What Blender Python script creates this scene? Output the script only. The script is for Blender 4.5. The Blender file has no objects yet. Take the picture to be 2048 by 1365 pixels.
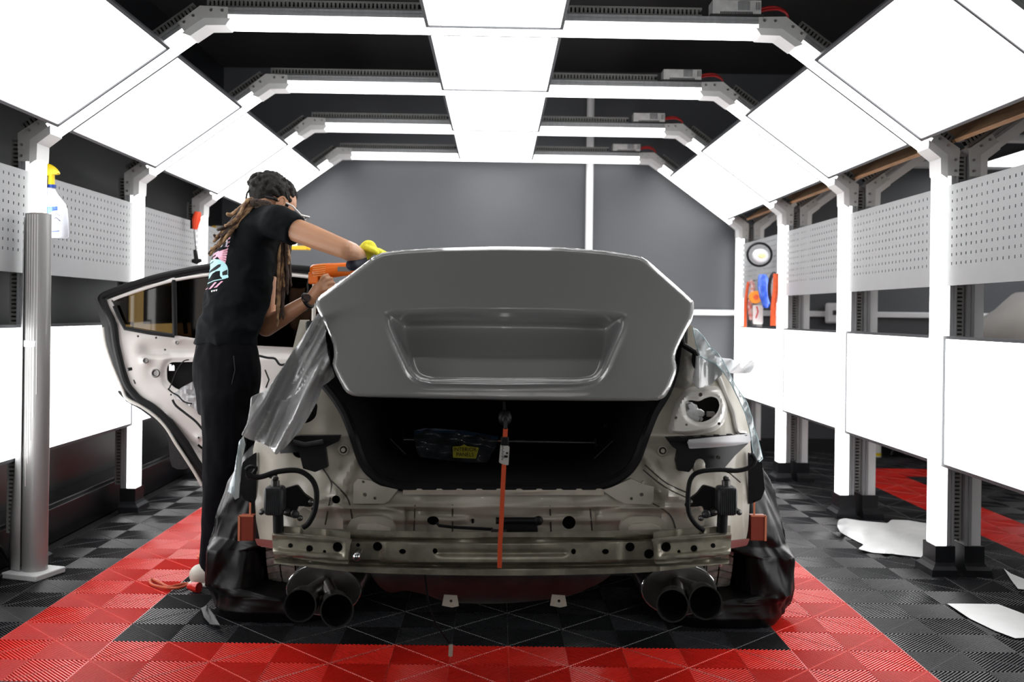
import bpy, bmesh, math, random
from mathutils import Vector, Matrix, noise
from mathutils.bvhtree import BVHTree
from mathutils.geometry import tessellate_polygon
random.seed(7)
SC = bpy.context.scene
COL = SC.collection
# ---------------------------------------------------------------- camera
F = 2040.0; PX = 995.0; PY = 628.0; ROLL = 0.013; H = 1.175
cd = bpy.data.cameras.new('camera'); cam = bpy.data.objects.new('camera', cd); COL.objects.link(cam)
cd.sensor_width = 36.0; cd.sensor_fit = 'HORIZONTAL'; cd.lens = F / 2048 * 36
cd.shift_x = (1024 - PX) / 2048; cd.shift_y = (PY - 682.5) / 2048
cam.matrix_world = Matrix.Translation((0, 0, H)) @ Matrix.Rotation(math.pi/2, 4, 'X') @ Matrix.Rotation(ROLL, 4, 'Z')
cd.clip_start = 0.05; cd.clip_end = 60
cd.dof.use_dof = True; cd.dof.focus_distance = 3.95; cd.dof.aperture_fstop = 3.0
SC.camera = cam
# ---------------------------------------------------------------- world, exposure, light
w = bpy.data.worlds.new('world'); SC.world = w; w.use_nodes = True
w.node_tree.nodes['Background'].inputs[0].default_value = (0.6, 0.7, 0.8, 1)
w.node_tree.nodes['Background'].inputs[1].default_value = 0.02
SC.view_settings.view_transform = 'Standard'; SC.view_settings.look = 'None'
SC.view_settings.exposure = 0.0; SC.view_settings.gamma = 1.0
SC.view_settings.use_curve_mapping = False
E_TUBE = 4.2; E_PANEL = 4.8; E_NEIGHBOUR = 4.5; E_FILL = .85; E_FILL_TOP = 1.5
# ---------------------------------------------------------------- helpers
def U(px, py, d):
    """a measured pixel of the photograph and a depth in metres -> the point in the room"""
    dx, dy = px - PX, py - PY
    c, s = math.cos(ROLL), math.sin(ROLL)
    x0, y0 = dx*c + dy*s, -dx*s + dy*c
    return Vector((x0*d/F, d, H - y0*d/F))
K = 0.02
def B(x, y, z): return Vector((x, y + K*x, z))          # the booth stands slightly skewed

_m = {}
def mat(name, col, rough=0.5, metal=0.0, emit=None, es=0.0, coat=0.0, trans=0.0, alpha=1.0, nz=0.0, ns=20.0, bump=0.0, col2=None, ior=1.45, stretch=None, spec=None):
    if name in _m: return _m[name]
    m = bpy.data.materials.new(name); m.use_nodes = True; nt = m.node_tree
    b = nt.nodes['Principled BSDF']
    b.inputs['Base Color'].default_value = (*col, 1); b.inputs['Roughness'].default_value = rough
    b.inputs['Metallic'].default_value = metal; b.inputs['IOR'].default_value = ior
    b.inputs['Coat Weight'].default_value = coat; b.inputs['Coat Roughness'].default_value = 0.05
    b.inputs['Transmission Weight'].default_value = trans; b.inputs['Alpha'].default_value = alpha
    if spec is not None: b.inputs['Specular IOR Level'].default_value = spec
    if emit: b.inputs['Emission Color'].default_value = (*emit, 1); b.inputs['Emission Strength'].default_value = es
    if nz or bump:
        tc = nt.nodes.new('ShaderNodeTexCoord'); n = nt.nodes.new('ShaderNodeTexNoise')
        n.inputs['Scale'].default_value = ns; n.inputs['Detail'].default_value = 5
        mp = nt.nodes.new('ShaderNodeMapping'); nt.links.new(tc.outputs['Object'], mp.inputs[0])
        if stretch: mp.inputs['Scale'].default_value = stretch
        nt.links.new(mp.outputs[0], n.inputs['Vector'])
        if nz:
            mx = nt.nodes.new('ShaderNodeMix'); mx.data_type = 'RGBA'
            c2 = col2 or tuple(v*(1-nz) for v in col)
            mx.inputs[6].default_value = (*col, 1); mx.inputs[7].default_value = (*c2, 1)
            rp = nt.nodes.new('ShaderNodeMapRange'); rp.inputs[1].default_value = 0.35; rp.inputs[2].default_value = 0.65
            nt.links.new(n.outputs[0], rp.inputs[0]); nt.links.new(rp.outputs[0], mx.inputs[0])
            nt.links.new(mx.outputs[2], b.inputs['Base Color'])
        if bump:
            bp = nt.nodes.new('ShaderNodeBump'); bp.inputs['Strength'].default_value = bump; bp.inputs['Distance'].default_value = 0.01
            nt.links.new(n.outputs[0], bp.inputs['Height']); nt.links.new(bp.outputs[0], b.inputs['Normal'])
    _m[name] = m; return m

def tag(o, label=None, cat=None, group=None, kind=None):
    if label: o['label'] = label
    if cat: o['category'] = cat
    if group: o['group'] = group
    if kind: o['kind'] = kind
    return o
def empty(name, label=None, cat=None, loc=(0,0,0), group=None, rz=0):
    o = bpy.data.objects.new(name, None); o.location = loc; o.rotation_euler.z = rz
    o.empty_display_size = 0.05; COL.objects.link(o)
    return tag(o, label, cat, group)
def link(name, me, parent=None, loc=None):
    o = bpy.data.objects.new(name, me); COL.objects.link(o)
    if parent: o.parent = parent
    if loc is not None: o.location = loc
    return o
def fin(me, m, smooth=True, ang=35):
    if m is not None:
        for k in (m if isinstance(m, (list, tuple)) else [m]): me.materials.append(k)
    if smooth:
        me.shade_smooth(); me.set_sharp_from_angle(angle=math.radians(ang))
    me.update(); return me
def loc_of(p):
    """the thing's own location, so that meshes given in room coordinates land right under their parent"""
    l = Vector((0,0,0))
    while p: l += Vector(p.location); p = p.parent
    return l
class G:
    def __init__(s): s.v = []; s.f = []; s.mi = []
    def add(s, vs, fs, mi=0):
        n = len(s.v); s.v += [Vector(v) for v in vs]; s.f += [tuple(n+i for i in f) for f in fs]; s.mi += [mi]*len(fs); return s
    def hexa(s, p, mi=0):      # 8 corners: bottom loop, top loop
        return s.add(p, [(3,2,1,0),(4,5,6,7),(0,1,5,4),(1,2,6,5),(2,3,7,6),(3,0,4,7)], mi)
    def box(s, a, b, mi=0, fn=None):
        x0,y0,z0 = a; x1,y1,z1 = b
        p = [(x0,y0,z0),(x1,y0,z0),(x1,y1,z0),(x0,y1,z0),(x0,y0,z1),(x1,y0,z1),(x1,y1,z1),(x0,y1,z1)]
        if fn: p = [fn(*q) for q in p]
        return s.hexa(p, mi)
    def tube(s, pts, r, n=10, mi=0, closed=False, flat=1.0):
        pts = [Vector(p) for p in pts]; k = len(pts)
        rs = r if isinstance(r, (list, tuple)) else [r]*k
        base = len(s.v); up = None
        for i, p in enumerate(pts):
            if closed: t = pts[(i+1) % k] - pts[i-1]
            else: t = pts[min(i+1,k-1)] - pts[max(i-1,0)]
            t = t.normalized() if t.length > 1e-9 else Vector((0,0,1))
            if up is None: up = Vector((0,0,1)) if abs(t.z) < .9 else Vector((1,0,0))
            u = up - t*up.dot(t)
            if u.length < 1e-6: u = Vector((1,0,0)) - t*t.x
            u.normalize(); up = u; v = t.cross(u)
            for j in range(n):
                a = 2*math.pi*j/n
                s.v.append(p + u*(rs[i]*math.cos(a)) + v*(rs[i]*flat*math.sin(a)))
        m = k if closed else k-1
        for i in range(m):
            for j in range(n):
                a = base+i*n+j; b = base+i*n+(j+1)%n; c = base+((i+1)%k)*n+(j+1)%n; d = base+((i+1)%k)*n+j
                s.f.append((a,b,c,d)); s.mi.append(mi)
        if not closed:
            s.f.append(tuple(base+j for j in range(n-1,-1,-1))); s.mi.append(mi)
            s.f.append(tuple(base+(k-1)*n+j for j in range(n))); s.mi.append(mi)
        return s
    def cyl(s, p, q, r, n=20, mi=0, r2=None):
        return s.tube([p, q], [r, r if r2 is None else r2], n, mi)
    def ball(s, c, r, n=12, mi=0, rot=None):
        c = Vector(c); r = (r,r,r) if not hasattr(r, '__len__') else r
        base = len(s.v); m = n//2
        for i in range(m+1):
            th = math.pi*i/m
            for j in range(n):
                ph = 2*math.pi*j/n
                v = Vector((r[0]*math.sin(th)*math.cos(ph), r[1]*math.sin(th)*math.sin(ph), r[2]*math.cos(th)))
                if rot: v = rot @ v
                s.v.append(c+v)
        for i in range(m):
            for j in range(n):
                a = base+i*n+j; b = base+i*n+(j+1)%n
                s.f.append((a, a+n, b+n, b)); s.mi.append(mi)
        return s
    def loft(s, rings, n=28, mi=0):
        """rings: (centre, vector a, vector b)"""
        base = len(s.v)
        for c, a, b in rings:
            for j in range(n):
                t = 2*math.pi*j/n
                s.v.append(Vector(c) + Vector(a)*math.cos(t) + Vector(b)*math.sin(t))
        for i in range(len(rings)-1):
            for j in range(n):
                p = base+i*n+j; q = base+i*n+(j+1)%n
                s.f.append((p, q, q+n, p+n)); s.mi.append(mi)
        s.f.append(tuple(base+j for j in range(n-1,-1,-1))); s.mi.append(mi)
        s.f.append(tuple(base+(len(rings)-1)*n+j for j in range(n))); s.mi.append(mi)
        return s
    def mesh(s, name, m=None, smooth=True, ang=35, off=None):
        me = bpy.data.meshes.new(name)
        o = Vector(off) if off is not None else Vector((0,0,0))
        me.from_pydata([tuple(v-o) for v in s.v], [], s.f)
        fin(me, m, smooth, ang)
        me.polygons.foreach_set('material_index', s.mi)
        bm = bmesh.new(); bm.from_mesh(me)
        bmesh.ops.remove_doubles(bm, verts=bm.verts, dist=1e-6)
        bmesh.ops.recalc_face_normals(bm, faces=bm.faces); bm.to_mesh(me); bm.free()
        if smooth: me.shade_smooth(); me.set_sharp_from_angle(angle=math.radians(ang))
        return me
    def obj(s, name, m=None, parent=None, smooth=True, ang=35, bevel=0, top=False):
        off = loc_of(parent)
        if top:
            zs = [v.z for v in s.v]; off = sum(s.v, Vector())/len(s.v); off.z = min(zs)
        o = link(name, s.mesh(name, m, smooth, ang, off), parent)
        if top: o.location = off
        if bevel:
            b = o.modifiers.new('bevel', 'BEVEL'); b.width = bevel; b.segments = 2; b.limit_method = 'ANGLE'
        return o

def in_poly(x, y, P):
    r = False; j = len(P)-1
    for i in range(len(P)):
        xi, yi = P[i]; xj, yj = P[j]
        if (yi > y) != (yj > y) and x < (xj-xi)*(y-yi)/(yj-yi)+xi: r = not r
        j = i
    return r
def sd_poly(x, y, P):
    """distance to a polygon's outline, negative inside"""
    best = 1e18; n = len(P)
    for i in range(n):
        ax, ay = P[i]; bx, by = P[(i+1) % n]
        ex, ey = bx-ax, by-ay; l = ex*ex+ey*ey
        t = 0 if l == 0 else max(0, min(1, ((x-ax)*ex+(y-ay)*ey)/l))
        d = (x-ax-t*ex)**2 + (y-ay-t*ey)**2
        if d < best: best = d
    d = math.sqrt(best)
    return -d if in_poly(x, y, P) else d
def sst(a, b, x):
    t = max(0, min(1, (x-a)/(b-a))); return t*t*(3-2*t)
def rnd(P, r=6, k=4):
    """round the corners of a polygon"""
    out = []; n = len(P)
    for i in range(n):
        p = Vector(P[i]); a = Vector(P[i-1]); b = Vector(P[(i+1) % n])
        da = (a-p); db = (b-p)
        ra = min(r, da.length*.45); rb = min(r, db.length*.45)
        s = p + da.normalized()*ra if da.length else p; e = p + db.normalized()*rb if db.length else p
        for j in range(k+1):
            t = j/k; q = s*(1-t)**2 + p*2*t*(1-t) + e*t*t
            out.append((q.x, q.y))
    return out
def spline(P, k=6, closed=True):
    out = []; n = len(P)
    rng = range(n) if closed else range(n-1)
    for i in rng:
        g = lambda j: Vector(P[j % n]) if closed else Vector(P[max(0, min(n-1, j))])
        p0, p1, p2, p3 = g(i-1), g(i), g(i+1), g(i+2)
        for j in range(k):
            t = j/k
            out.append(0.5*((2*p1)+(p2-p0)*t+(2*p0-5*p1+4*p2-p3)*t*t+(3*p1-p0-3*p2+p3)*t**3))
    if not closed: out.append(Vector(P[-1]))
    return out
def sp2(P, k=6, closed=True): return [(v[0], v[1]) for v in spline([tuple(p) for p in P], k, closed)]
def circ(cx, cy, r, n=14, ry=None):
    ry = ry or r
    return [(cx+r*math.cos(2*math.pi*i/n), cy+ry*math.sin(2*math.pi*i/n)) for i in range(n)]
def sheet(name, outer, m, dfun, parent=None, holes=(), thick=0.004, step=14, smooth=True, ang=40, mapf=U, top=False, tdir=None):
    """a sheet of metal, film or glass: outline with holes, pressed to depth dfun(x, y), given a thickness"""
    if not callable(dfun):
        dv = dfun; dfun = lambda x, y: dv
    loops = [[Vector((p[0], p[1], 0)) for p in outer]] + [[Vector((p[0], p[1], 0)) for p in h] for h in holes]
    tris = tessellate_polygon(loops)
    flat = [v for l in loops for v in l]
    bm = bmesh.new(); bv = [bm.verts.new(v) for v in flat]
    for t in tris:
        if len(set(t)) == 3:
            try: bm.faces.new([bv[i] for i in t])
            except ValueError: pass
    bmesh.ops.remove_doubles(bm, verts=bm.verts, dist=1e-4)
    xs = [v.x for v in flat]; ys = [v.y for v in flat]
    if step:
        for ax, lo, hi in ((0, min(xs), max(xs)), (1, min(ys), max(ys))):
            q = math.ceil(lo/step)*step
            while q < hi:
                if q > lo + 1e-3:
                    co = Vector((q,0,0)) if ax == 0 else Vector((0,q,0)); no = Vector((1,0,0)) if ax == 0 else Vector((0,1,0))
                    bmesh.ops.bisect_plane(bm, geom=bm.verts[:]+bm.edges[:]+bm.faces[:], dist=1e-4, plane_co=co, plane_no=no)
                q += step
    fr = bm.faces[:]
    if thick:
        r = bmesh.ops.extrude_face_region(bm, geom=fr, use_keep_orig=True)
        newv = {e for e in r['geom'] if isinstance(e, bmesh.types.BMVert)}
    else: newv = set()
    td = Vector(tdir) if tdir else Vector((0,1,0))
    for v in bm.verts:
        p = mapf(v.co.x, v.co.y, dfun(v.co.x, v.co.y))
        if v in newv: p = p + td*thick
        v.co = p
    off = loc_of(parent)
    if top:
        off = sum((v.co for v in bm.verts), Vector())/len(bm.verts); off.z = min(v.co.z for v in bm.verts)
    for v in bm.verts: v.co -= off
    bmesh.ops.recalc_face_normals(bm, faces=bm.faces)
    me = bpy.data.meshes.new(name); bm.to_mesh(me); bm.free()
    fin(me, m, smooth, ang)
    o = link(name, me, parent)
    if top: o.location = off
    return o
def blob(name, g, m, parent, voxel=0.01, smooth=6, top=False, disp=None):
    o = g.obj(name, m, parent, smooth=True, ang=180, top=top)
    r = o.modifiers.new('remesh', 'REMESH'); r.mode = 'VOXEL'; r.voxel_size = voxel; r.use_smooth_shade = True
    s = o.modifiers.new('smooth', 'SMOOTH'); s.factor = 0.5; s.iterations = smooth
    dg = bpy.context.evaluated_depsgraph_get(); ev = o.evaluated_get(dg)
    me = bpy.data.meshes.new_from_object(ev)
    if disp:
        off = loc_of(parent) + (Vector(o.location) if top else Vector())
        nrm = [v.normal.copy() for v in me.vertices]
        for v, n in zip(me.vertices, nrm): v.co += n*disp(v.co+off)
    me.shade_smooth(); o.modifiers.clear(); old = o.data; o.data = me; bpy.data.meshes.remove(old)
    if not me.materials: me.materials.append(m)
    return o
def decal(name, targets, polys, parent, mats, cell=1.3, lift=0.0015, pick=None):
    """flat print laid on a curved surface: cells inside each outline, dropped on the surface"""
    dg = bpy.context.evaluated_depsgraph_get(); bvhs = []
    for t in targets:
        off = loc_of(t); me = t.data
        bvhs.append(BVHTree.FromPolygons([v.co+off for v in me.vertices], [tuple(p.vertices) for p in me.polygons]))
    g = G(); c = Vector((0,0,H))
    for pts, mi in polys:
        xs = [p[0] for p in pts]; ys = [p[1] for p in pts]
        cache = {}
        def hit(x, y):
            k = (round(x,3), round(y,3))
            if k not in cache:
                d = (U(x, y, 1)-c).normalized(); best = None
                for b in bvhs:
                    h = b.ray_cast(c, d)
                    if h[0] is not None and (best is None or h[3] < best[3]): best = h
                cache[k] = None if best is None else best[0] - d*lift
            return cache[k]
        y = min(ys)
        while y < max(ys):
            x = min(xs)
            while x < max(xs):
                if in_poly(x+cell/2, y+cell/2, pts):
                    q = [hit(x,y), hit(x+cell,y), hit(x+cell,y+cell), hit(x,y+cell)]
                    if all(p is not None for p in q) and max((q[0]-q[2]).length, (q[1]-q[3]).length) < .05: g.add(q, [(0,1,2,3)], mi)
                x += cell
            y += cell
    if g.v: return g.obj(name, mats, parent, smooth=False)

# ---------------------------------------------------------------- materials
M_ALU = mat('brushed_aluminium', (.50,.51,.53), .4, .5, nz=.15, ns=60, stretch=(1,1,.1))
M_SLOT = mat('slot_shadow_black', (.03,.03,.03), .7)
M_TUBE = mat('tube_diffuser', (.9,.9,.9), .5, emit=(1,1,.985), es=E_TUBE)
M_PANEL = mat('panel_diffuser', (.9,.9,.9), .5, emit=(1,1,1), es=E_PANEL)
M_NTUBE = mat('tube_diffuser_unlit', (.82,.83,.84), .5)
M_NPANEL = mat('panel_diffuser_neighbour', (.9,.9,.9), .5, emit=(1,1,1), es=E_NEIGHBOUR)
M_FRAME = mat('panel_frame_grey', (.10,.105,.115), .45, .5)
M_BRKT = mat('bracket_grey_plastic', (.62,.63,.62), .5, nz=.05, ns=40)
M_ELBOW = mat('elbow_white_plastic', (.85,.86,.86), .45)
M_SCREW = mat('screw_steel', (.5,.5,.5), .3, 1)
M_DUCT = mat('duct_grey_plastic', (.30,.30,.295), .6, nz=.1, ns=30)
M_FOOT = mat('foot_black_plastic', (.012,.013,.016), .35, nz=.3, ns=30)
M_PEG = mat('pegboard_paint', (.36,.37,.38), .5, nz=.04, ns=8)
M_BLACKWALL = mat('black_wall_paint', (.006,.0065,.008), .35, nz=.3, ns=3)
M_BACKWALL = mat('grey_wall_paint', (.085,.09,.1), .38, nz=.08, ns=2)
M_WOOD = None

# ================================================================ the room
def struct(name, g, m, parent=None, **k):
    o = g.obj(name, m, parent, top=parent is None, **k)
    if parent is None: o['kind'] = 'structure'
    return o
YB = 8.92
g = G(); g.box((-2.6,-3.0,-.06),(8.2,YB+.1,-.024))
floor = struct('floor', g, mat('floor_underlay', (.004,.004,.004), .9, nz=.3, ns=10))
g = G(); g.box((-2.6,-3.0,3.3),(8.2,YB+.1,3.36)); struct('ceiling', g, mat('ceiling_black', (.005,.005,.006), .8, nz=.3, ns=4))
g = G(); g.box((-2.6,YB,-.014),(8.2,YB+.1,3.3)); struct('wall_back', g, M_BACKWALL)
g = G(); g.box((-2.6,-3.0,-.014),(-2.42,YB,3.3)); struct('wall_left', g, M_BLACKWALL)
g = G(); g.box((8.1,-3.0,-.014),(8.2,YB,3.3)); struct('wall_right', g, M_BLACKWALL)
g = G(); g.box((-2.42,-3.0,-.014),(8.1,-2.9,3.3)); struct('wall_front', g, M_BLACKWALL)
g = G(); g.box((-2.42,-2.9,-.014),(-2.24,YB,.16)); g.box((-2.42,-2.9,.16),(-2.27,YB,.172)); struct('baseboard_left', g, mat('baseboard_black', (.008,.008,.01), .3, nz=.3, ns=8), bevel=.003)
g = G(); g.box((-2.24,YB-.02,-.014),(8.1,YB,.12)); struct('baseboard_back', g, mat('baseboard_black2', (.02,.02,.022), .4, nz=.2, ns=8))
# glowing panel added behind the camera to light the car, no known window
g = G(); g.box((-2.2,-2.9,.95),(4.2,-2.88,2.5)); o = struct('fill_panel_1', g, mat('front_fill_glow', (.6,.62,.65), .5, emit=(1.0,.975,.93), es=E_FILL))
g = G()
for i in range(9): g.box((-2.24+.8*i,-2.885,.9),(-2.18+.8*i,-2.84,2.55))
for z in (.9,1.7,2.5): g.box((-2.24,-2.885,z),(4.24,-2.845,z+.05))
g.obj('window_frame', M_FRAME, o, smooth=False)  # bars round the added front panel
g = G(); g.box((-1.5,-2.4,3.26),(1.5,-.2,3.28)); o = struct('fill_panel_2', g, mat('top_fill_glow', (.6,.62,.65), .5, emit=(1.0,.98,.95), es=E_FILL_TOP))  # glowing ceiling panel added to brighten the lower boot lid, no known rooflight
g = G()
for x in (-1.53,-.5,.5,1.5): g.box((x-.02,-2.44,3.24),(x+.02,-.16,3.3))
for y in (-2.44,-1.3,-.2): g.box((-1.55,y-.02,3.24),(1.52,y+.02,3.3))
g.obj('window_frame', M_FRAME, o, smooth=False)  # bars round the added ceiling panel
# small lamp and louvred lamp under the ceiling behind the camera (mirrored in the boot lid)
g = G(); g.tube([(0,-1.6,2.5),(0,-1.6,2.72)], .075, 16); o = g.obj('pendant_lamp', mat('lamp_glow',(.9,.9,.9),.5,emit=(1,.98,.95),es=28), None, top=True); tag(o, 'small hanging tube lamp above and behind the camera', 'lamp')
g = G(); g.tube([(0,-1.6,2.72),(0,-1.6,3.3)], .006, 6); g.obj('lamp_cord', M_FOOT, o)
o = empty('louvred_lamp', 'louvred strip lamp above and behind the camera on the right', 'lamp', (1.05,-1.2,2.6))
g = G()
for i in range(8): g.box((.86+.05*i,-1.25,2.60),(.90+.05*i,-1.15,2.604))
t = g.obj('lamp_cells', mat('louvre_glow',(.9,.9,.9),.5,emit=(1,.95,.85),es=14), o, smooth=False); t['kind'] = 'stuff'
g = G(); g.box((.85,-1.26,2.604),(1.27,-1.14,2.66)); g.box((.9,-1.21,2.66),(.92,-1.19,3.3)); g.box((1.2,-1.21,2.66),(1.22,-1.19,3.3)); t = g.obj('lamp_case', M_FRAME, o, smooth=False); t['kind'] = 'stuff'
# white rail and standpipe on the far wall
g = G(); g.box((-2.4,YB-.05,1.185),(8.0,YB,1.235)); o = struct('trim_1', g, mat('white_rail', (.75,.76,.78), .4, nz=.03, ns=5), bevel=.006)
g = G()
pb = U(1180, 330, YB-.06)
g.tube([(pb.x,YB-.05,0),(pb.x,YB-.05,3.25)], .032, 14)
o = struct('trim_2', g, mat('white_pipe', (.8,.8,.82), .35, nz=.03, ns=5))
# handle plate on the far wall, seen under the second pegboard on the right
g = G(); c = U(1672, 627, YB-.05)
g.box((c.x-.10,YB-.09,c.z-.09),(c.x+.12,YB-.05,c.z+.09)); o = g.obj('rail_coupling', mat('coupling_white', (.75,.76,.78), .4), top=True, bevel=.02)
tag(o, 'white rounded coupling plate on the white rail, seen past the second right post', 'fitting')
g = G(); g.box((c.x-.04,YB-.095,c.z-.015),(c.x+.08,YB-.088,c.z+.025)); g.obj('slot', M_SLOT, o)

# ---------------------------------------------------------------- floor tiles, each with its ribs
def tile_mesh(name, m):
    g = G(); T = .2; pit = .0154; wd = .0066; dp = .022
    def clip(c0, sgn, qx, qy):
        # strip along direction (1, sgn) with offset c0, inside the quadrant [qx,qx+T]x[qy,qy+T]
        pts = []
        for c in (c0, c0+wd):
            # y = sgn*x + c (in quadrant coordinates, x,y in 0..T)
            if sgn > 0: lo, hi = max(0, -c), min(T, T-c)
            else: lo, hi = max(0, c-T), min(T, c)
            if hi <= lo: return None
            pts.append((lo, sgn*lo+c, hi, sgn*hi+c))
        (a, b, c_, d), (e, f, g_, h) = pts
        return [(qx+a, qy+b), (qx+c_, qy+d), (qx+g_, qy+h), (qx+e, qy+f)]
    for qx, qy, sgn in ((0,0,1),(-T,0,-1),(-T,-T,1),(0,-T,-1)):
        lo, hi = (-T, T) if sgn > 0 else (0, 2*T)
        c = lo + pit*.3
        while c < hi - wd:
            q = clip(c, sgn, qx, qy)
            if q:
                m0 = ((q[0][0]+q[3][0])/2, (q[0][1]+q[3][1])/2, .0007); m1 = ((q[1][0]+q[2][0])/2, (q[1][1]+q[2][1])/2, .0007)
                g.add([(x,y,0) for x,y in q] + [(x,y,-dp) for x,y in q] + [m0, m1], [(0,1,9,8),(8,9,2,3),(0,4,5,1),(2,6,7,3)])
            c += pit
        # spine of the diamond across the quadrant
        s = .002
        if sgn > 0:   # spine perpendicular: from (side, 0) to (0, side)
            a, b = (qx + (T if qx == 0 else 0), 0), (0, qy + (T if qy == 0 else 0))
        else:
            a, b = (qx + (T if qx == 0 else 0), 0), (0, qy + (T if qy == 0 else 0))
        d = (Vector((b[0],b[1],0))-Vector((a[0],a[1],0))).normalized(); nn = Vector((-d.y,d.x,0))*s
        A = Vector((a[0],a[1],0)); Bv = Vector((b[0],b[1],0))
        g.add([A-nn+Vector((0,0,-.004)), Bv-nn+Vector((0,0,-.004)), Bv+Vector((0,0,.0014)), A+Vector((0,0,.0014)), A+nn+Vector((0,0,-.004)), Bv+nn+Vector((0,0,-.004))], [(0,1,2,3),(3,2,5,4)], 1)
    s = .002
    g.add([(-s,-T,-.004),(-s,T,-.004),(0,T,.0014),(0,-T,.0014),(s,-T,-.004),(s,T,-.004)], [(0,1,2,3),(3,2,5,4)], 1)
    e = .0012
    for x in (-T+e, T-e):   # joint edges
        g.add([(x-e,-T,-.0005),(x+e,-T,-.0005),(x+e,T,-.0005),(x-e,T,-.0005)], [(0,1,2,3)])
    return g.mesh(name, m, smooth=False)
RED = mat('red_tile', (.70,.022,.014), .30, nz=.12, ns=3)
BLK = mat('black_tile', (.022,.023,.026), .30, nz=.25, ns=3, col2=(.014,.014,.016))
RED2 = mat('red_tile_spine_glint', (.8,.16,.13), .25)  # paler than the red tile: glints along the spines painted in
BLK2 = mat('black_tile_spine_glint', (.10,.10,.105), .35)  # lighter than the black tile, spine glints put into the colour
tm_r = tile_mesh('tile_red', [RED, RED2]); tm_b = tile_mesh('tile_black', [BLK, BLK2])
fl_off = loc_of(floor)
rows = [2.805+.4*j for j in range(16)]
for j, y0 in enumerate(rows):
    for i in range(-2, 17):
        x0 = -1.747+.4*i; cx, cy = x0+.2, y0+.2
        if x0 < -2.3: continue
        if y0+.4 > YB+.3: continue
        if abs(cx)*F/cy > 1120+F*.2/cy: continue
        red = False
        if abs(y0-3.205) < .01 and 0 <= i <= 7: red = True
        if abs(y0-7.605) < .01 and (0 <= i <= 7 or 11 <= i <= 18): red = True
        if i in (0, 7) and 3.2 < y0 < 7.7: red = True
        if i == 11 and 3.2 < y0 < 7.7: red = True
        link('tile', tm_r if red else tm_b, floor, Vector((cx, cy, 0)) - fl_off)

# ================================================================ lit arches
CX = -.03; W_ = 2.14; R_ = 1.333; ZT = 2.549; ZC = 1.96; DY = .12
def arch_pts(cx=CX): return [(cx-W_,0),(cx-W_,ZC),(cx-R_,ZT),(cx+R_,ZT),(cx+W_,ZC),(cx+W_,0)]
def segbox(g, a, b, s0, s1, r0, r1, y0, y1, mi=0, fn=B):
    """box along the segment a->b of the arch, from s0 to s1 metres, radial r0..r1 inward"""
    a = Vector(a); b = Vector(b); t = (b-a).normalized(); n = Vector((t.y, -t.x))   # inward for a left-to-right arch
    L = (b-a).length; s1 = L+s1 if s1 <= 0 else s1
    def p(s, r, y): q = a + t*s + n*r; return fn(q.x, y, q.y)
    g.hexa([p(s0,r0,y0),p(s1,r0,y0),p(s1,r1,y0),p(s0,r1,y0),p(s0,r0,y1),p(s1,r0,y1),p(s1,r1,y1),p(s0,r1,y1)], mi)
def arch_meshes(cx, lit):
    P = arch_pts(cx); out = []
    for i in range(5):
        a, b = P[i], P[i+1]
        s0 = .10 if i else .10; s1 = -.10
        g = G(); segbox(g, a, b, s0-.03 if i else s0, s1+.03 if i < 4 else -.10, .032, .078, .006, DY-.006)
        me = g.mesh('light_tube', M_TUBE if lit else M_NTUBE, ang=30)
        g2 = G()
        for r0, r1, y0, y1 in ((0,.011,0,DY),(.019,.032,0,DY),(.011,.019,.008,DY-.008)):
            segbox(g2, a, b, .03 if i == 0 or i == 4 else .02, -.03, r0, r1, y0, y1)
        me2 = g2.mesh('profile', M_ALU, smooth=False)
        out.append((me, me2))
    return out
def bracket_mesh(i, cx):
    P = [Vector(p) for p in arch_pts(cx)]
    c = P[i]; t0 = (P[i-1]-c).normalized(); t1 = (P[i+1]-c).normalized()
    bis = (t0+t1).normalized(); ha = t0.angle(t1)/2
    def off(r): return c + bis*(r/math.sin(ha))
    n0 = (bis - t0*bis.dot(t0)).normalized(); n1 = (bis - t1*bis.dot(t1)).normalized()
    L = .125
    pl = [c - bis*.004, c+t0*L, c+t0*L+n0*.05, off(.052)+t0*0, c+t1*L+n1*.05, c+t1*L]
    plate = []
    for y0, y1 in ((-.004,.0),(DY,DY+.004)):
        g = G(); vs = [B(p.x,y0,p.y) for p in pl] + [B(p.x,y1,p.y) for p in pl]
        n = 6; g.add(vs, [tuple(range(n)), tuple(range(2*n-1,n-1,-1))] + [(k,(k+1)%n,n+(k+1)%n,n+k) for k in range(n)])
        plate.append(g.mesh('corner_bracket', M_BRKT, smooth=False))
    # the moulded elbow below the plate
    g = G(); q = [c+t0*(L+.012)+n0*.05, off(.05), c+t1*(L+.012)+n1*.05, c+t1*(L-.01)+n1*.082, off(.084), c+t0*(L-.01)+n0*.082]
    vs = [B(p.x,-.003,p.y) for p in q] + [B(p.x,DY+.003,p.y) for p in q]; n = 6
    g.add(vs, [(0,1,4,5),(1,2,3,4),(6,11,10,7),(7,10,9,8)] + [(k,(k+1)%n,n+(k+1)%n,n+k) for k in range(n)])
    elbow = g.mesh('elbow', M_ELBOW, smooth=False)
    g = G()
    for t, nn in ((t0,n0),(t1,n1)):
        for s in (.05,.10):
            p = c + t*s + nn*.017
            g.cyl(B(p.x,-.009,p.y), B(p.x,-.003,p.y), .0065, 10)
    screws = g.mesh('screw', M_SCREW)
    return plate, elbow, screws
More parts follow.
